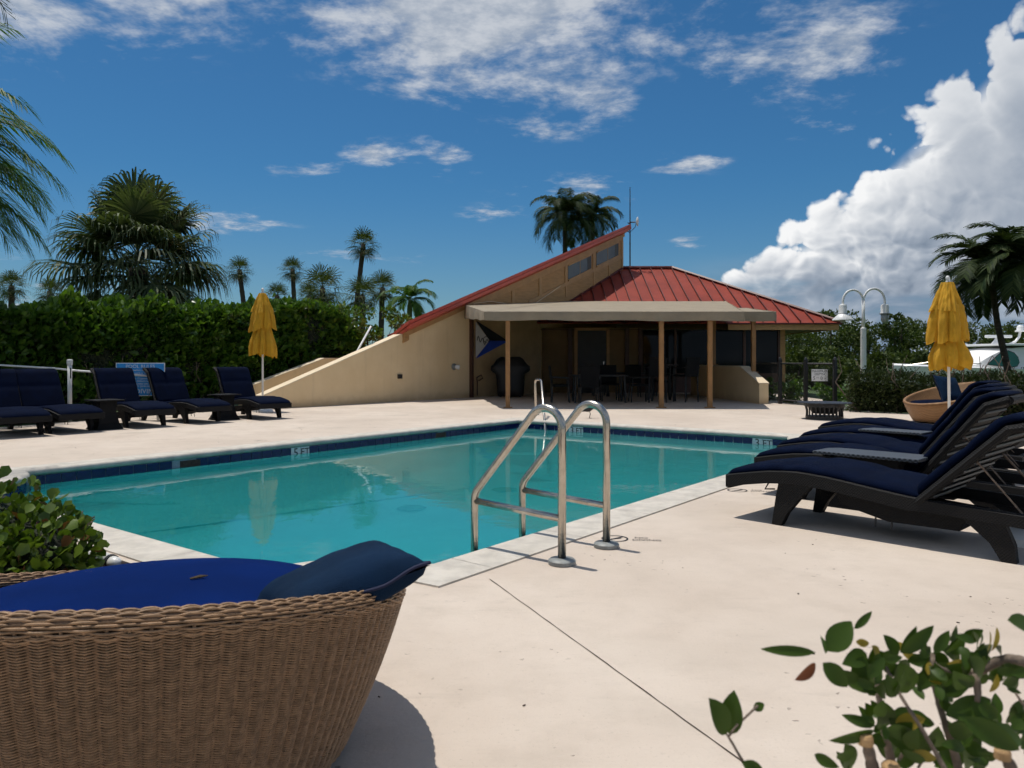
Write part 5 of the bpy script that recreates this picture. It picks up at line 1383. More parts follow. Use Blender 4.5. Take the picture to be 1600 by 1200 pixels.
# ---- tall hedge on the left: shell of leaves over a dark interior, stems showing low down
def hedge(name, label, o, ex, ey, L, D, hfun, n, size, mat, core, seed, stems=0, front_only=True, gap=0.0, amp=.14):
    """o = front corner, ex along, ey to the back"""
    o = Vector(o); ex = Vector(ex); ey = Vector(ey)
    t = thing(name, label, 'hedge', o)
    rnd = random.Random(seed); P = []; Nn = []
    for k in range(n):
        u = rnd.random() * L; h_ = hfun(u / L); q = rnd.random()
        if q < .62:            # front face
            z = h_ * (rnd.random() ** .8); inset = .16 * max(0, (z / h_) - .75) / .25 + .12 * max(0, .3 - z / h_)
            v = inset + amp * mnoise.noise(Vector((u * 1.1 + seed, z * 1.3, 0))) - abs(rnd.gauss(0, .05)) + rnd.random() * .18; nv = -ey + Z * .25
        elif q < .95:          # top
            v = rnd.random() * D; z = h_ - .25 * max(0, (.25 - v) / .25) ** 2 * .6; z += amp * .8 * mnoise.noise(Vector((u * 1.3, v * 1.3, seed))) + abs(rnd.gauss(0, .06)) + (rnd.uniform(.05, .22) if amp > .2 and rnd.random() < .02 else 0) - rnd.random() * .12; nv = Z - ey * .2
        else:                  # ends
            e = rnd.random() < .5; v = rnd.random() * D; z = rnd.random() * h_; nv = ex if e else -ex; u = (L if e else 0) + rnd.gauss(0, .06)
        if gap and z < gap and rnd.random() < .75 * (1 - z / gap): continue
        p = o * 0 + ex * u + ey * v + Z * max(.02, z); P.append(p); Nn.append(nv)
    V, F = leaves_np(np.array([tuple(p) for p in P]), np.array([tuple(p) for p in Nn]), size, seed)
    mesh_np('foliage', V, F, mat, t, 'stuff')
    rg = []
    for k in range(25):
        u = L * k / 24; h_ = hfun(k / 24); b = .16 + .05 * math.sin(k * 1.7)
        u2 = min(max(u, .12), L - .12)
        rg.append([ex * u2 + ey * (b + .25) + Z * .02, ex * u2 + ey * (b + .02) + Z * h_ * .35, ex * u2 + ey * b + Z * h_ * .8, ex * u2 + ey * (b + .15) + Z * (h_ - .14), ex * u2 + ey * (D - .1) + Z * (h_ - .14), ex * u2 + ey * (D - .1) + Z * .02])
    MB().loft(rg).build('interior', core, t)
    if stems:
        sm = MB()
        for k in range(stems):
            u = rnd.random() * L; p = ex * u + ey * rnd.uniform(.12, .45); pts = [p.copy()]
            for q in range(4):
                p = p + ex * rnd.uniform(-.22, .22) + ey * rnd.uniform(-.10, .06) + Z * rnd.uniform(.22, .36); pts.append(p.copy())
            sm.tube(pts, [.022, .018, .014, .010, .006], 5)
        tag(sm.build('stems', 'twig', t, recalc=False), kind='stuff')
    return t
def hl(f): return 2.10 + .56 * f ** 1.4 + .08 * math.sin(f * 17) + .05 * math.sin(f * 41) - 1.0 * max(0, (f - .9) / .1) ** 2
hedge('clusia_hedge', 'tall glossy green hedge standing behind the row of loungers', rs(3.0, -17.15), UR, -US, 12.2, 2.2, hl, 30000, .185, 'leaf_hedge', 'core_green', 11, 110, gap=.95, amp=.40)
hedge('trimmed_hedge', 'low dark trimmed hedge in front of the white boat', (7.42, 17.0, -.02), US, UR, 7.5, 1.3, lambda f: .80 + .03 * math.sin(f * 23) + .02 * math.sin(f * 61), 30000, .055, 'leaf_low', 'core_green', 23, 50, gap=.12)

# ---- generic bush/tree crown made of leaf clumps
def clump_points(c, rad, n, rnd, shell=.55):
    out = []
    for _ in range(n):
        d = Vector((rnd.gauss(0, 1), rnd.gauss(0, 1), rnd.gauss(0, 1))).normalized(); k = shell + (1 - shell) * rnd.random()
        out.append((Vector(c) + Vector((d.x * rad[0], d.y * rad[1], d.z * rad[2])) * k, d))
    return out
def tree(name, label, base, h, rad, nclump, nleaf, size, mat, seed, group=None, trunk=.12, cat='tree', low=.25, bark='bark_dark'):
    rnd = random.Random(seed); t = thing(name, label, cat, base, 0, group); P = []; Nn = []; tips = []
    for k in range(nclump):
        f = rnd.random(); z = h * (low + (1 - low) * f); env = math.sin(math.pi * min(1, .12 + .88 * (1 - f) ** .8)) ** .6
        a = rnd.uniform(0, 6.28); rr = rad * env * math.sqrt(rnd.random()); c = Vector((math.cos(a) * rr, math.sin(a) * rr, z)); cr = rad * rnd.uniform(.18, .36)
        tips.append(c)
        for p, d in clump_points(c, (cr, cr, cr * .75), nleaf, rnd): P.append(p); Nn.append(d)
    V, F = leaves_np(np.array([tuple(p) for p in P]), np.array([tuple(p) for p in Nn]), size, seed); mesh_np('crown', V, F, mat, t, 'stuff')
    tk = MB(); tk.tube([(0, 0, -.1), (rnd.uniform(-.1, .1), rnd.uniform(-.1, .1), h * .4), (rnd.uniform(-.2, .2), 0, h * .8)], [trunk, trunk * .7, trunk * .25], 8)
    for c in tips[::3]: tk.tube([(0, 0, h * .2), tuple(c * .5 + Vector((0, 0, h * .12))), tuple(c)], [trunk * .4, trunk * .25, trunk * .08], 5)
    tk.build('trunk', bark, t, recalc=False)
    return t
rnd = random.Random(5)
# mangrove and scrub beyond the marina
TL = 'scrub trees beyond the fence and hedge'
k = 0
where = ['behind the roof eave end', 'just past the clubhouse corner', 'behind the black fence', 'left of the lamp post', 'right behind the lamp post', 'under the bare lamp', 'left of the yellow umbrella', 'behind the yellow umbrella', 'behind the boat cabin', 'behind the boat stern', 'at the photo edge behind the boat']
spec = [(1238, 515, 62, 3.2), (1262, 503, 66, 3.6), (1298, 480, 58, 3.6), (1328, 505, 60, 3.4), (1358, 507, 63, 3.3), (1432, 497, 62, 3.6), (1460, 503, 58, 3.4), (1512, 500, 64, 3.6), (1560, 505, 66, 3.6), (1600, 508, 62, 3.8), (1650, 500, 62, 3.8)]
for (px, top, d, rad), w_ in zip(spec, where):
    h_ = 1.3 + (562 - top) / 1200 * d * .86; tree('scrub_tree', 'dense green scrub tree ' + w_, ((px - 800) / 1200 * d, d, -.16), h_, rad * .72, 34, 130, .21, 'leaf_tree', 40 + k, TL, low=.05); k += 1
tree('slender_tree', 'taller upright leafy tree between the lamp post and the yellow umbrella', ((1405 - 800) / 1200 * 50, 50, -.16), 1.3 + 69 / 1200 * 50, 1.35, 40, 110, .18, 'leaf_tree', 77, TL, low=.25)
# low shrubs in front of the mangroves
for i, (px, d, top, w_) in enumerate(((1250, 34, 548, 'through the fence beside the clubhouse'), (1300, 36, 552, 'through the fence near the depth sign'), (1360, 34, 556, 'behind the lamp post foot'), (1420, 38, 554, 'near the boat bow'))):
    tree('low_shrub', 'rounded green shrub seen ' + w_, ((px - 800) / 1200 * d, d, -.16), 1.3 + (562 - top) / 1200 * d, 1.5, 16, 90, .2, 'leaf_tree', 90 + i, 'low shrubs on the far lawn', .05, 'shrub', .1)
# dark shrub behind the fin wall
tree('dark_shrub', 'dark shrub between the end of the tall hedge and the red roof', (-4.6, 24.8, -.1), 3.0, 1.3, 26, 110, .13, 'leaf_hedge', 31, None, .06, 'shrub', .1)
# plants in the bed behind the fence
for i, (x, y) in enumerate(((7.5, 20.6), (8.3, 19.8), (7.2, 21.6))):
    tree('bed_plant', 'low leafy plant behind the black fence, ' + ('nearest the depth sign', 'nearest the low hedge', 'nearest the stub wall')[i], (x, y, -.16), .75, .42, 12, 60, .10, 'leaf_hedge', 60 + i, 'plants behind the black fence', .02, 'plant', .1)
st = MB()
for k in range(260):
    x, y = rng.uniform(7.0, 9.2), rng.uniform(18.6, 21.5); s_ = rng.uniform(.03, .09)
    st.box((x, y, -.14 + s_ * .3), (s_ * 1.3, s_, s_ * .7), Matrix.Rotation(rng.uniform(0, 6), 3, 'Z') @ Matrix.Rotation(rng.uniform(-.4, .4), 3, 'X'))
tag(st.build('bed_stones', 'stone', recalc=False), 'pale loose stones in the bed behind the black fence', 'stones', kind='stuff')

# ---- palms
def feather_frond(o, az_, elev, L, droop, mat, parent, origin, nl=46, ll=.5, seed=0, hang=.5, name='frond', wdt=.022):
    rnd = random.Random(seed); o = Vector(o); hd = Vector((math.cos(az_), math.sin(az_), 0)); pts = []; p = o.copy(); e = elev; N_ = 16
    for k in range(N_ + 1):
        pts.append(p.copy()); p = p + (hd * math.cos(e) + Z * math.sin(e)) * L / N_; e -= droop / N_ * (.5 + k / N_)
    m_ = MB(); side = Vector((-hd.y, hd.x, 0))
    m_.tube(pts, [.022 * (1 - k / (N_ + 1)) * L / 2.2 + .004 for k in range(N_ + 1)], 4, False)
    for k in range(nl):
        f = .12 + .88 * k / (nl - 1); x = f * N_; i = min(N_ - 1, int(x)); c = pts[i].lerp(pts[i + 1], x - i); tg = (pts[i + 1] - pts[i]).normalized(); up = side.cross(tg) * -1
        if up.z < 0: up = -up
        le = ll * (math.sin(math.pi * (.10 + .82 * f)) ** .6) * rnd.uniform(.85, 1.1)
        for s_ in (-1, 1):
            d = (side * s_ * 1.0 + tg * (.55 + .5 * f) + up * rnd.uniform(.05, .35)).normalized(); w_ = wdt * (1.1 - .3 * f)
            a = c; b = c + d * le * .5 - Z * hang * le * .10; e_ = c + d * le * .92 - Z * hang * le * .5
            wv = tg * w_ * .5 if abs(tg.dot(d)) < .9 else up * w_ * .5
            m_.add([a - wv * .5, a + wv * .5, b + wv, b - wv, e_], [(0, 1, 2, 3), (3, 2, 4)])
    return m_.build(name, mat, parent, origin, recalc=False)
def fan_frond(o, az_, elev, stalk, blade, mat, parent, origin, nl=30, seed=0, hang=.5, name='frond', spread=250):
    rnd = random.Random(seed); o = Vector(o); hd = Vector((math.cos(az_), math.sin(az_), 0)); ax = hd * math.cos(elev) + Z * math.sin(elev); side = Vector((-hd.y, hd.x, 0)); up = side.cross(ax) * -1
    if up.z < 0 and elev < 1.4: up = -up
    mid = o + ax * stalk * .5 + Z * .03; h0 = o + ax * stalk - Z * stalk * .08; m_ = MB(); m_.tube([o, mid, h0], [.02, .014, .010], 4, False)
    for k in range(nl):
        a = R(-spread / 2 + spread * k / (nl - 1)) + rnd.uniform(-.04, .04); le = blade * (.62 + .38 * math.cos(a * .55)) * rnd.uniform(.88, 1.08)
        d = (ax * math.cos(a) + side * math.sin(a) + up * (.14 + .10 * math.cos(a * 2))).normalized(); pw = d.cross(up).normalized(); w_ = blade * .025
        hg = hang * rnd.uniform(.75, 1.25); b = h0 + d * le * .40; c = h0 + d * le * .64 - Z * hg * le * .10; c2 = h0 + d * le * .80 - Z * hg * le * .30; e_ = h0 + d * le * .86 - Z * hg * le * .58
        m_.add([h0 - pw * w_ * .25, h0 + pw * w_ * .25, b + pw * w_, b - pw * w_, c + pw * w_ * .8, c - pw * w_ * .8, c2 + pw * w_ * .45, c2 - pw * w_ * .45, e_], [(0, 1, 2, 3), (3, 2, 4, 5), (5, 4, 6, 7), (7, 6, 8)])
    return m_.build(name, mat, parent, origin, recalc=False)
def trunk(parent, pts, rads, mat, origin, name='trunk', rings=0):
    m_ = MB(); P_ = [Vector(p) for p in pts]; path = []; rr = []; N_ = 26
    for k in range(N_ + 1):
        x = k / N_ * (len(P_) - 1); i = min(len(P_) - 2, int(x)); f = x - i; path.append(P_[i].lerp(P_[i + 1], f)); rr.append((rads[i] * (1 - f) + rads[i + 1] * f) * (1 + .05 * math.sin(k * 2.6)))
    m_.tube(path, rr, 12); return m_.build(name, mat, parent, origin, True)

# big fan palm behind the hedge
bp_ = Vector((-11.0, 22.6, -.1)); c = bp_ + Z * 4.05
pt = thing('fan_palm', 'big shaggy fan palm rising behind the tall hedge', 'palm', bp_)
trunk(pt, [bp_, bp_ + Z * 2, bp_ + Z * 3.95], [.34, .30, .26], 'bark_dark', bp_)
rnd = random.Random(12)
for k in range(64):
    f = k / 63; elev = R(82) - R(140) * f ** .75 + rnd.uniform(-.2, .2); a = k * 2.39996 + rnd.uniform(-.35, .35)
    fan_frond(c + Z * (.45 * (1 - f) - .35 * f), a, elev, (1.5 - .1 * f) * rnd.uniform(.75, 1.18), 1.55 * rnd.uniform(.78, 1.1), 'fan', pt, bp_, 42, k, .5 + .8 * f)
for k in range(9):
    fan_frond(c - Z * rnd.uniform(.35, .9), rnd.uniform(0, 6.28), R(-72), .75, .95, 'dead', pt, bp_, 20, 200 + k, .8, 'dry_frond')
def stalk(o, az_, elev, L, parent, origin, seed):
    rnd = random.Random(seed); hd = Vector((math.cos(az_), math.sin(az_), 0)); p = Vector(o); e = elev; pts = []; m_ = MB()
    for k in range(11):
        pts.append(p.copy()); p = p + (hd * math.cos(e) + Z * math.sin(e)) * L / 10; e -= .11
    m_.tube(pts, [.014 - .001 * k for k in range(11)], 4)
    for k in range(3, 11):
        for _ in range(5):
            d = Vector((rnd.gauss(0, 1), rnd.gauss(0, 1), rnd.gauss(-.1, .8))).normalized(); q = pts[k] + d * rnd.uniform(.15, .34)
            m_.tube([pts[k], pts[k].lerp(q, .5) + Z * .02, q - Z * .05], [.005, .004, .002], 3, False)
    return m_.build('flower_stalk', 'seed', parent, origin, recalc=False)
stalk(c, R(-8), R(20), 2.6, pt, bp_, 1); stalk(c + Z * .3, R(-35), R(28), 2.3, pt, bp_, 2); stalk(c, R(230), R(10), 1.7, pt, bp_, 3); stalk(c + Z * .5, R(60), R(75), 2.0, pt, bp_, 4); stalk(c, R(205), R(0), 1.6, pt, bp_, 5)

# feather palm at the frame edge
fp_ = Vector((-12.75, 14.4, -.1)); c = fp_ + Z * 4.85
pt = thing('feather_palm', 'feather palm whose green fronds reach in from the photo edge above the first lounger', 'palm', fp_)
trunk(pt, [fp_, fp_ + Z * 2, c], [.20, .15, .12], 'bark', fp_)
rnd = random.Random(3)
for (a, e, L, dr) in ((0, 58, 3.1, 1.9), (-18, 40, 3.0, 1.7), (14, 34, 3.1, 1.75), (-40, 52, 3.0, 1.9), (32, 55, 3.0, 1.9), (-8, 14, 2.8, 1.45), (24, 8, 2.8, 1.35), (-30, 6, 2.8, 1.4), (4, -14, 2.5, 1.0), (60, 40, 2.9, 1.8), (95, 45, 2.9, 1.8), (140, 40, 2.9, 1.8), (185, 45, 2.9, 1.8), (230, 40, 2.9, 1.8), (275, 45, 2.9, 1.8), (-60, 20, 2.8, 1.5), (10, 76, 3.2, 1.5), (-12, -30, 2.4, .7), (16, -22, 2.6, .8), (-24, 26, 2.9, 1.6), (6, 24, 3.0, 1.6), (20, 46, 3.1, 1.8), (-4, 50, 2.7, 1.9), (9, 2, 2.5, 1.2), (-16, 62, 2.9, 2.0), (28, 22, 2.6, 1.5), (-20, -6, 2.5, 1.1), (2, 36, 2.6, 1.8), (12, 64, 2.8, 2.1), (-10, 30, 2.5, 1.9), (18, 14, 2.4, 1.5), (-2, 6, 2.4, 1.4), (8, 44, 2.9, 2.0), (-14, 18, 2.6, 1.6), (22, 30, 2.7, 1.8), (-35, 34, 2.8, 1.8), (40, 36, 2.8, 1.8), (-46, 16, 2.7, 1.5), (48, 18, 2.7, 1.5), (-28, 58, 2.9, 2.0), (35, 4, 2.5, 1.2), (-6, -20, 2.4, .8)):
    feather_frond(c, R(a), R(e), L * 1.4, dr, 'feather', pt, fp_, 60, 1.0, int(a + 500), .8, wdt=.044)
# fronds of a taller palm overhead, only their tips hang into the top corner
tp_ = Vector((-7.2, 6.6, -.1)); c = tp_ + Z * 5.6
pt = thing('tall_feather_palm', 'taller feather palm whose frond tips hang into the top corner of the sky', 'palm', tp_)
trunk(pt, [tp_, tp_ + Z * 3, c], [.17, .13, .11], 'bark', tp_)
for (a, e, L, dr) in ((25, 22, 3.0, 1.35), (62, 28, 3.0, 1.6), (-10, 20, 2.9, 1.5), (100, 30, 2.9, 1.7), (150, 35, 2.9, 1.8), (200, 35, 2.9, 1.8), (250, 35, 2.9, 1.8), (300, 30, 2.9, 1.7), (40, 60, 2.8, 1.6), (330, 25, 2.8, 1.6)):
    feather_frond(c, R(a), R(e), L, dr, 'feather_dark', pt, tp_, 50, .55, int(a + 900), .9, wdt=.026)

# slender cabbage palms in the distance
def cabbage(px, py, d, rad, lean, label, seed, nf=26, mat='fan_far', dead=5):
    z = 1.15 + (562 - py) / 1200 * d; x = (px - 800) / 1200 * d; b = Vector((x - lean, d, -.16)); c = Vector((x, d, z)); rnd = random.Random(seed)
    pt = thing('cabbage_palm', label, 'palm', b, 0, 'cabbage palms on the skyline')
    trunk(pt, [b, b.lerp(c, .55) + Vector((-lean * .08, 0, 0)), c], [.24, .19, .17], 'bark_dark', b)
    for k in range(nf):
        f = k / (nf - 1); elev = R(82) - R(140) * f ** .9 + rnd.uniform(-.12, .12)
        fan_frond(c, k * 2.39996 + rnd.uniform(-.2, .2), elev, rad * .42, rad * .68 * rnd.uniform(.9, 1.1), mat, pt, b, 15, seed * 100 + k, .3 + .4 * f, spread=210)
    for k in range(dead): fan_frond(c - Z * .25, rnd.uniform(0, 6.28), R(-62), rad * .35, rad * .5, 'dead', pt, b, 9, k, .6, 'dry_frond')
for i, a in enumerate(((374, 422, 60, 1.35, -.9, 'slim cabbage palm with a curved trunk, left of the yellow umbrella'), (457, 421, 62, 1.30, -.4, 'slim cabbage palm with straight trunk, right of the yellow umbrella'),
        (568, 381, 58, 1.55, 1.0, 'tallest cabbage palm standing high above the tall hedge'), (504, 450, 50, 2.0, 0, 'bushy low cabbage palm over the hedge, left of the tallest palm'), (433, 462, 56, 1.25, 0, 'small cabbage palm peeping over the hedge beside the umbrella tip'),
        (566, 462, 48, 1.6, 0, 'shaggy cabbage palm under the tallest palm'), (598, 450, 52, 1.5, .2, 'thin cabbage palm between the shaggy palm and the red roof'), (484, 462, 54, 1.3, 0, 'short cabbage palm crowding the bushy one'), (18, 447, 48, 1.25, 0, 'cabbage palm at the photo edge beyond the hedge'), (78, 455, 52, 1.2, 0, 'cabbage palm just left of the big fan palm'))):
    cabbage(*a, seed=20 + i)
def royal(px, py, d, L, label, seed, mat='feather_dark', nf=16, lean=0.0, shaft=True, name='royal_palm', hang=.7, ll=.55, cap=.15, base_r=.2, elev0=80, droop=None):
    z = 1.15 + (562 - py) / 1200 * d; x = (px - 800) / 1200 * d; b = Vector((x - lean, d, -.16)); c = Vector((x, d, z)); rnd = random.Random(seed)
    pt = thing(name, label, 'palm', b)
    trunk(pt, [b, b.lerp(c, .6) + Vector((lean * .1, 0, 0)), c - Z * (.9 if shaft else 0)], [base_r, base_r * .8, base_r * .7], 'bark_dark', b)
    if shaft: trunk(pt, [c - Z * .95 - Vector((lean * .12, 0, 0)), c - Z * .5, c], [base_r * .8, base_r * .75, base_r * .35], 'crownshaft', b, 'crownshaft')
    for k in range(nf):
        f = k / (nf - 1); elev = R(elev0) - R(100) * f + rnd.uniform(-.1, .1)
        feather_frond(c, k * 2.39996 + rnd.uniform(-.25, .25), elev, L * rnd.uniform(.9, 1.08), (droop or 1.9) + .4 * rnd.random(), mat, pt, b, 54, ll, seed * 50 + k, hang, wdt=.062)
    return pt, c
royal(883, 336, 46, 2.6, 'full crowned palm rising behind the sloping roof', 3, nf=24, hang=1.0, ll=.85)
royal(926, 338, 48, 2.2, 'smaller palm crown beside the full one behind the roof peak', 4, nf=15, hang=1.0, ll=.8)
royal(640, 468, 45, 2.0, 'green feathery palm just left of the red roof eave', 6, 'feather', 14, hang=.9, ll=.6)
def short_palm(px, py, d, lean, L, label, seed, nf=15):
    return royal(px, py, d, L, label, seed, 'feather_dark', nf, lean, True, 'christmas_palm', .55, .52, base_r=.15, elev0=70)
royal(1546, 418, 22, 1.75, 'leaning dark palm with thick drooping fronds beside the yellow umbrella', 8, 'feather_dark', 26, -.75, False, 'leaning_palm', .5, .66, base_r=.105, elev0=78, droop=1.45)
royal(1606, 405, 21, 1.75, 'palm at the photo edge with a pale green crownshaft', 9, 'feather_dark', 24, -.1, True, 'edge_palm', .5, .66, base_r=.12, elev0=80, droop=1.45)

# ---- clipped bush at the planting bed: near leaves are single pieces
bo = Vector((-2.80, 4.05, -.1)); bu = thing('clipped_bush', 'rounded glossy green bush in the planting bed beside the pool', 'bush', bo)
rnd = random.Random(9); cand = []
lobes = [(Vector((-.15, .0, .30)), (.62, .55, .36)), (Vector((.26, -.05, .22)), (.36, .40, .26)), (Vector((-.6, .1, .34)), (.5, .5, .36)), (Vector((.05, -.35, .22)), (.5, .35, .28)), (Vector((-.45, -.45, .25)), (.5, .4, .34))]
for c_, r_ in lobes:
    for p, d in clump_points(c_, r_, 900, rnd, .72):
        if p.z > .02: cand.append((p, d))
rnd.shuffle(cand)
def obovate(L, w, fold=.16):
    pts = [(0, 0), (.25, .22), (.55, .44), (.8, .48), (.95, .28), (1.0, 0)]
    vs = [(x * L, y * w, abs(y) * w * fold * 2 - .12 * L * x * x) for x, y in pts] + [(x * L, -y * w, abs(y) * w * fold * 2 - .12 * L * x * x) for x, y in pts[1:-1]]
    mid = [(x * L, 0, -.12 * L * x * x) for x, y in pts[1:-1]]
    # vertices: 0-5 upper edge, 6-9 lower edge, 10-13 midrib
    fs = [(0, 10, 1), (1, 10, 11, 2), (2, 11, 12, 3), (3, 12, 13, 4), (4, 13, 5), (0, 6, 10), (6, 7, 11, 10), (7, 8, 12, 11), (8, 9, 13, 12), (9, 5, 13)]
    return vs + mid, fs
leaf_me = []
for (L, w, mt_) in ((.062, .048, 'leaf_bush'), (.052, .044, 'leaf_bush'), (.070, .05, 'leaf_bush')):
    for q in range(3):
        o = MB().add(*obovate(L, w, .10 + .08 * q)).build('leaf', mt_, smooth=True, recalc=False); me = o.data; COL.objects.unlink(o); bpy.data.objects.remove(o); leaf_me.append(me)
front = sorted(cand, key=lambda q: -(q[1].dot(Vector((.45, -.75, .55)))))
single = front[:290]; rest = front[290:]
for p, d in single:
    o = bpy.data.objects.new('leaf', leaf_me[rnd.randrange(len(leaf_me))]); COL.objects.link(o); o.parent = bu
    ax = (d + Vector((rnd.gauss(0, .4), rnd.gauss(0, .4), .45 + rnd.gauss(0, .3)))).normalized(); sd_v = ax.cross(Vector((rnd.gauss(0, 1), rnd.gauss(0, 1), rnd.gauss(0, 1)))).normalized(); mt = Matrix((ax, sd_v, ax.cross(sd_v))).transposed().to_4x4()
    mt.translation = p; o.matrix_local = mt
V, F = leaves_np(np.array([tuple(p) for p, d in rest]), np.array([tuple(d) for p, d in rest]), .062, 4, .75, .4, .1); mesh_np('foliage', V, F, 'leaf_bush', bu, 'stuff')
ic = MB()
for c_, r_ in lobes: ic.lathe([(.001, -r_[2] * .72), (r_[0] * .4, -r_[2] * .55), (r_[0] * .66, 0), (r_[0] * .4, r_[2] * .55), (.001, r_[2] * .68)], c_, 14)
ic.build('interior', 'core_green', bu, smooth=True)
tw = MB()
for k in range(24):
    a = rnd.uniform(0, 6.28); tw.tube([(rnd.uniform(-.1, .1), rnd.uniform(-.1, .1), 0), (math.cos(a) * .3, math.sin(a) * .25, .2), (math.cos(a) * .55, math.sin(a) * .45, .38)], [.012, .008, .004], 5)
tw.build('twigs', 'twig', bu, recalc=False)

# ---- foreground shrub: every leaf and branch is its own piece
def at(u, v, d): return Vector(((u - 800) / 1200 * d, d, 1.15 - (v - 562) / 1200 * d))
sb = Vector((.62, .92, 0)); sh = thing('foreground_shrub', 'twiggy green shrub with pruned branches close to the camera', 'shrub', sb)
def zc(q): return (1080 + q[0] * .325, 940 + q[1] * .325)
def branch(pts, r0, r1, d0, d1, mat='twig'):
    n_ = len(pts); P_ = [at(*zc(p), d0 + (d1 - d0) * i / (n_ - 1)) for i, p in enumerate(pts)]
    P_ = round_path(P_, .03, 4); m_ = len(P_); r0 *= .8; r1 *= .75; rr = [(r0 + (r1 - r0) * i / (m_ - 1)) * (1 + .10 * math.sin(i * 2.1)) for i in range(m_)]
    MB().tube(P_, rr, 9).build('branch', mat, sh, sb, True)
branch([(1900, 420), (1600, 285), (1500, 268), (1400, 335), (1320, 352), (1200, 330), (1100, 238)], .0075, .0035, .84, .92)
branch([(1330, 1200), (1290, 800), (1215, 570), (1165, 400), (1160, 250)], .0062, .0035, .86, .9)
branch([(1060, 1250), (970, 800), (925, 610), (900, 440), (875, 250)], .0070, .0038, .88, .92)
branch([(1420, 1200), (1220, 800), (1090, 580), (1010, 460), (930, 300)], .0036, .0022, .8, .88)
branch([(1360, 350), (1380, 430), (1375, 480)], .006, .004, .86, .85)
branch([(380, 1000), (260, 790), (180, 650), (135, 590)], .0026, .0014, .86, .88)
branch([(180, 650), (215, 600), (320, 500)], .0016, .0020, .87, .88)
branch([(1000, 760), (1040, 690), (1055, 640), (1100, 560)], .0022, .0015, .86, .88)
branch([(1090, 800), (1140, 720), (1215, 665)], .0018, .0012, .86, .88)
branch([(960, 1200), (860, 740), (840, 660)], .0085, .0080, .86, .86)
branch([(1700, 1200), (1540, 800), (1500, 725)], .0085, .0075, .80, .80)
branch([(1700, 560), (1600, 500), (1560, 440)], .003, .0018, .82, .84)
for (p, d, r_) in (((838, 652), .86, .0084), ((1497, 718), .80, .0080), ((960, 790), .85, .010)):
    q = at(*zc(p), d); MB().lathe([(.001, .004), (r_ * .8, .003), (r_, 0), (r_, -.008), (.001, -.008)], q, 10).build('cut_end', 'cut_wood', sh, sb)
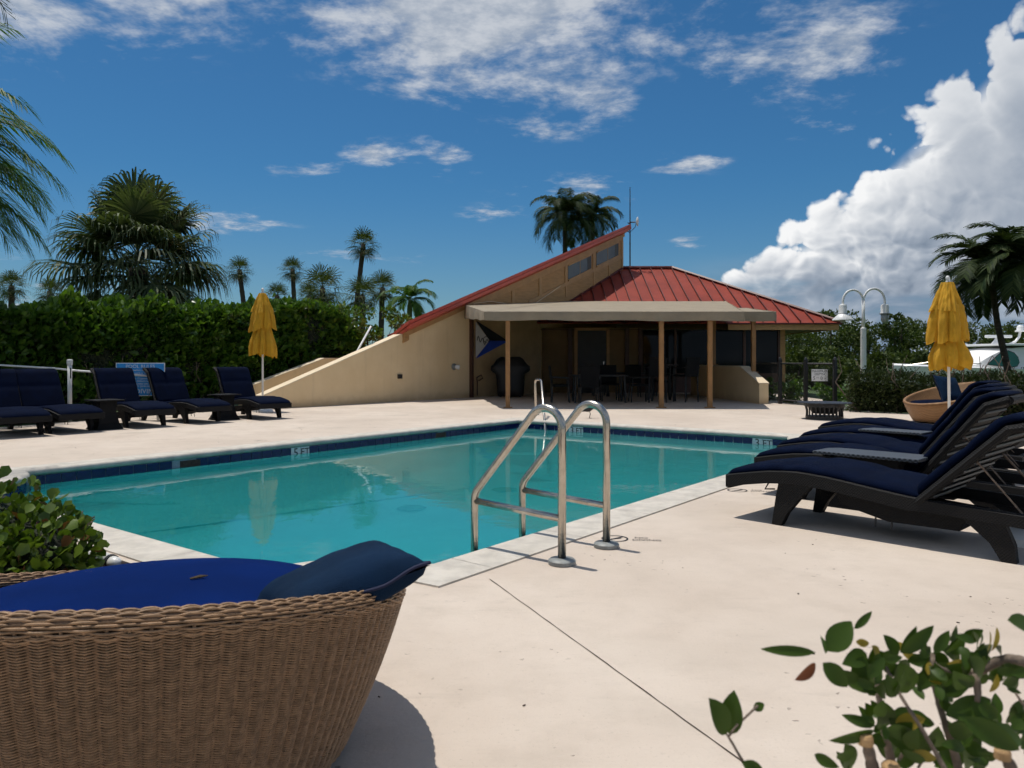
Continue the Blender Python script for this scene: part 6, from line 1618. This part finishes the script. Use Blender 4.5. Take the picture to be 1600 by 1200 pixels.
LV = [  # base, tip (enlarged-view coordinates), width ratio, depth, colour, curl
 ((600, 245), (330, 228), .20, .87, 0), ((605, 300), (503, 380), .42, .86, 1), ((660, 240), (772, 92), .62, .88, 0), ((785, 132), (872, 46), .30, .89, 0), ((635, 295), (757, 412), .55, .87, 0), ((650, 250), (624, 160), .35, .88, 0),
 ((830, 265), (785, 395), .62, .89, 0), ((850, 250), (730, 300), .5, .90, 0), ((1000, 262), (928, 160), .50, .89, 0), ((1008, 250), (1088, 118), .28, .90, 0), ((1015, 252), (1170, 116), .34, .88, 0), ((1005, 300), (1045, 448), .58, .87, 0), ((905, 260), (985, 270), .6, .9, 0),
 ((1245, 190), (1282, 114), .42, .89, 0), ((1222, 252), (1322, 150), .40, .88, 0), ((1290, 215), (1345, 285), .65, .89, 0), ((1160, 320), (1090, 430), .55, .90, 0), ((885, 600), (722, 545), .34, .87, 0), ((890, 625), (666, 676), .26, .86, 0), ((1235, 600), (1358, 640), .75, .86, 0),
 ((1228, 545), (1452, 470), .42, .85, 0), ((1310, 560), (1590, 720), .36, .76, 0), ((1530, 85), (1680, 150), .45, .84, 0), ((178, 640), (92, 465), .55, .87, 0), ((185, 645), (205, 428), .52, .88, 0), ((300, 520), (352, 490), .7, .88, 0),
 ((245, 775), (350, 812), .5, .86, 0), ((590, 735), (712, 800), .48, .86, 0), ((745, 690), (760, 830), .6, .87, 0), ((960, 640), (1066, 585), .62, .86, 0), ((870, 560), (840, 490), .5, .9, 0), ((960, 540), (1010, 640), .6, .89, 0), ((1060, 520), (1160, 600), .4, .9, 0),
 ((1180, 440), (1345, 410), .30, .88, 0), ((1190, 470), (1290, 560), .45, .88, 0), ((1050, 560), (1180, 590), .28, .9, 0), ((1380, 230), (1362, 145), .35, .88, 0), ((1385, 225), (1400, 150), .3, .89, 0), ((1430, 240), (1440, 140), .35, .88, 2), ((1450, 245), (1475, 125), .30, .88, 2), ((1400, 300), (1340, 240), .6, .89, 0),
 ((1440, 440), (1475, 350), .5, .86, 2), ((1235, 300), (1312, 285), .4, .88, 2), ((1500, 400), (1590, 330), .5, .85, 0), ((1520, 420), (1590, 440), .4, .85, 0), ((1540, 350), (1640, 330), .5, .84, 0), ((1600, 500), (1590, 560), .6, .83, 0), ((1380, 500), (1480, 560), .6, .84, 0), ((1420, 640), (1600, 660), .45, .76, 0),
 ((820, 420), (900, 430), .4, .89, 0), ((760, 400), (900, 440), .3, .9, 0), ((700, 760), (780, 720), .5, .86, 0), ((760, 820), (700, 720), .5, .88, 0), ((1120, 470), (1060, 400), .5, .9, 0), ((1370, 725), (1450, 740), .22, .84, 0), ((855, 200), (790, 195), .6, .9, 2), ((1000, 300), (960, 345), .5, .9, 0)]
rq = random.Random(41)
for k in range(190):
    bx = rq.choice(((1100, 300), (1200, 420), (1320, 380), (1440, 330), (900, 420), (920, 600), (1000, 700), (1230, 640), (1380, 620), (1500, 560), (860, 330), (1290, 250), (1560, 700), (1120, 760), (1350, 760)))
    p0 = (bx[0] + rq.uniform(-70, 90), bx[1] + rq.uniform(-60, 70)); an_ = rq.uniform(-3.0, .4); ln_ = rq.uniform(55, 150)
    LV.append((p0, (p0[0] + math.cos(an_) * ln_, p0[1] + math.sin(an_) * ln_), rq.uniform(.36, .6), rq.uniform(.84, .97), 2 if rq.random() < .05 else 0))
lm = {0: 'leaf_near', 1: 'leaf_red', 2: 'leaf_yellow'}
rnd = random.Random(2)
for (b, tp, wr, d, cidx) in LV:
    A = at(*zc(b), d); B = at(*zc(tp), d + rnd.uniform(-.02, .02)); ax = B - A; L = ax.length; ax.normalize()
    face = Vector((rnd.gauss(0, .35), -1, rnd.gauss(.35, .3))).normalized(); sd_v = ax.cross(face).normalized(); nn = sd_v.cross(ax)
    n_ = 8; up_, lo2, mid = [], [], []
    for k in range(n_ + 1):
        f = k / n_; w_ = L * wr * .5 * (math.sin(math.pi * f ** .85) ** .8 if 0 < f < 1 else 0); c_ = A + ax * L * f - nn * .10 * L * (f - .5) ** 2 * 2
        mid.append(c_); up_.append(c_ + sd_v * w_ + nn * w_ * .28); lo2.append(c_ - sd_v * w_ + nn * w_ * .28)
    m_ = MB(); m_.add(up_ + mid + lo2, [(i, i + 1, n_ + 1 + i + 1, n_ + 1 + i) for i in range(n_)] + [(n_ + 1 + i, n_ + 2 + i, 2 * n_ + 3 + i, 2 * n_ + 2 + i) for i in range(n_)])
    m_.build('leaf', lm[cidx], sh, sb, True, recalc=False)
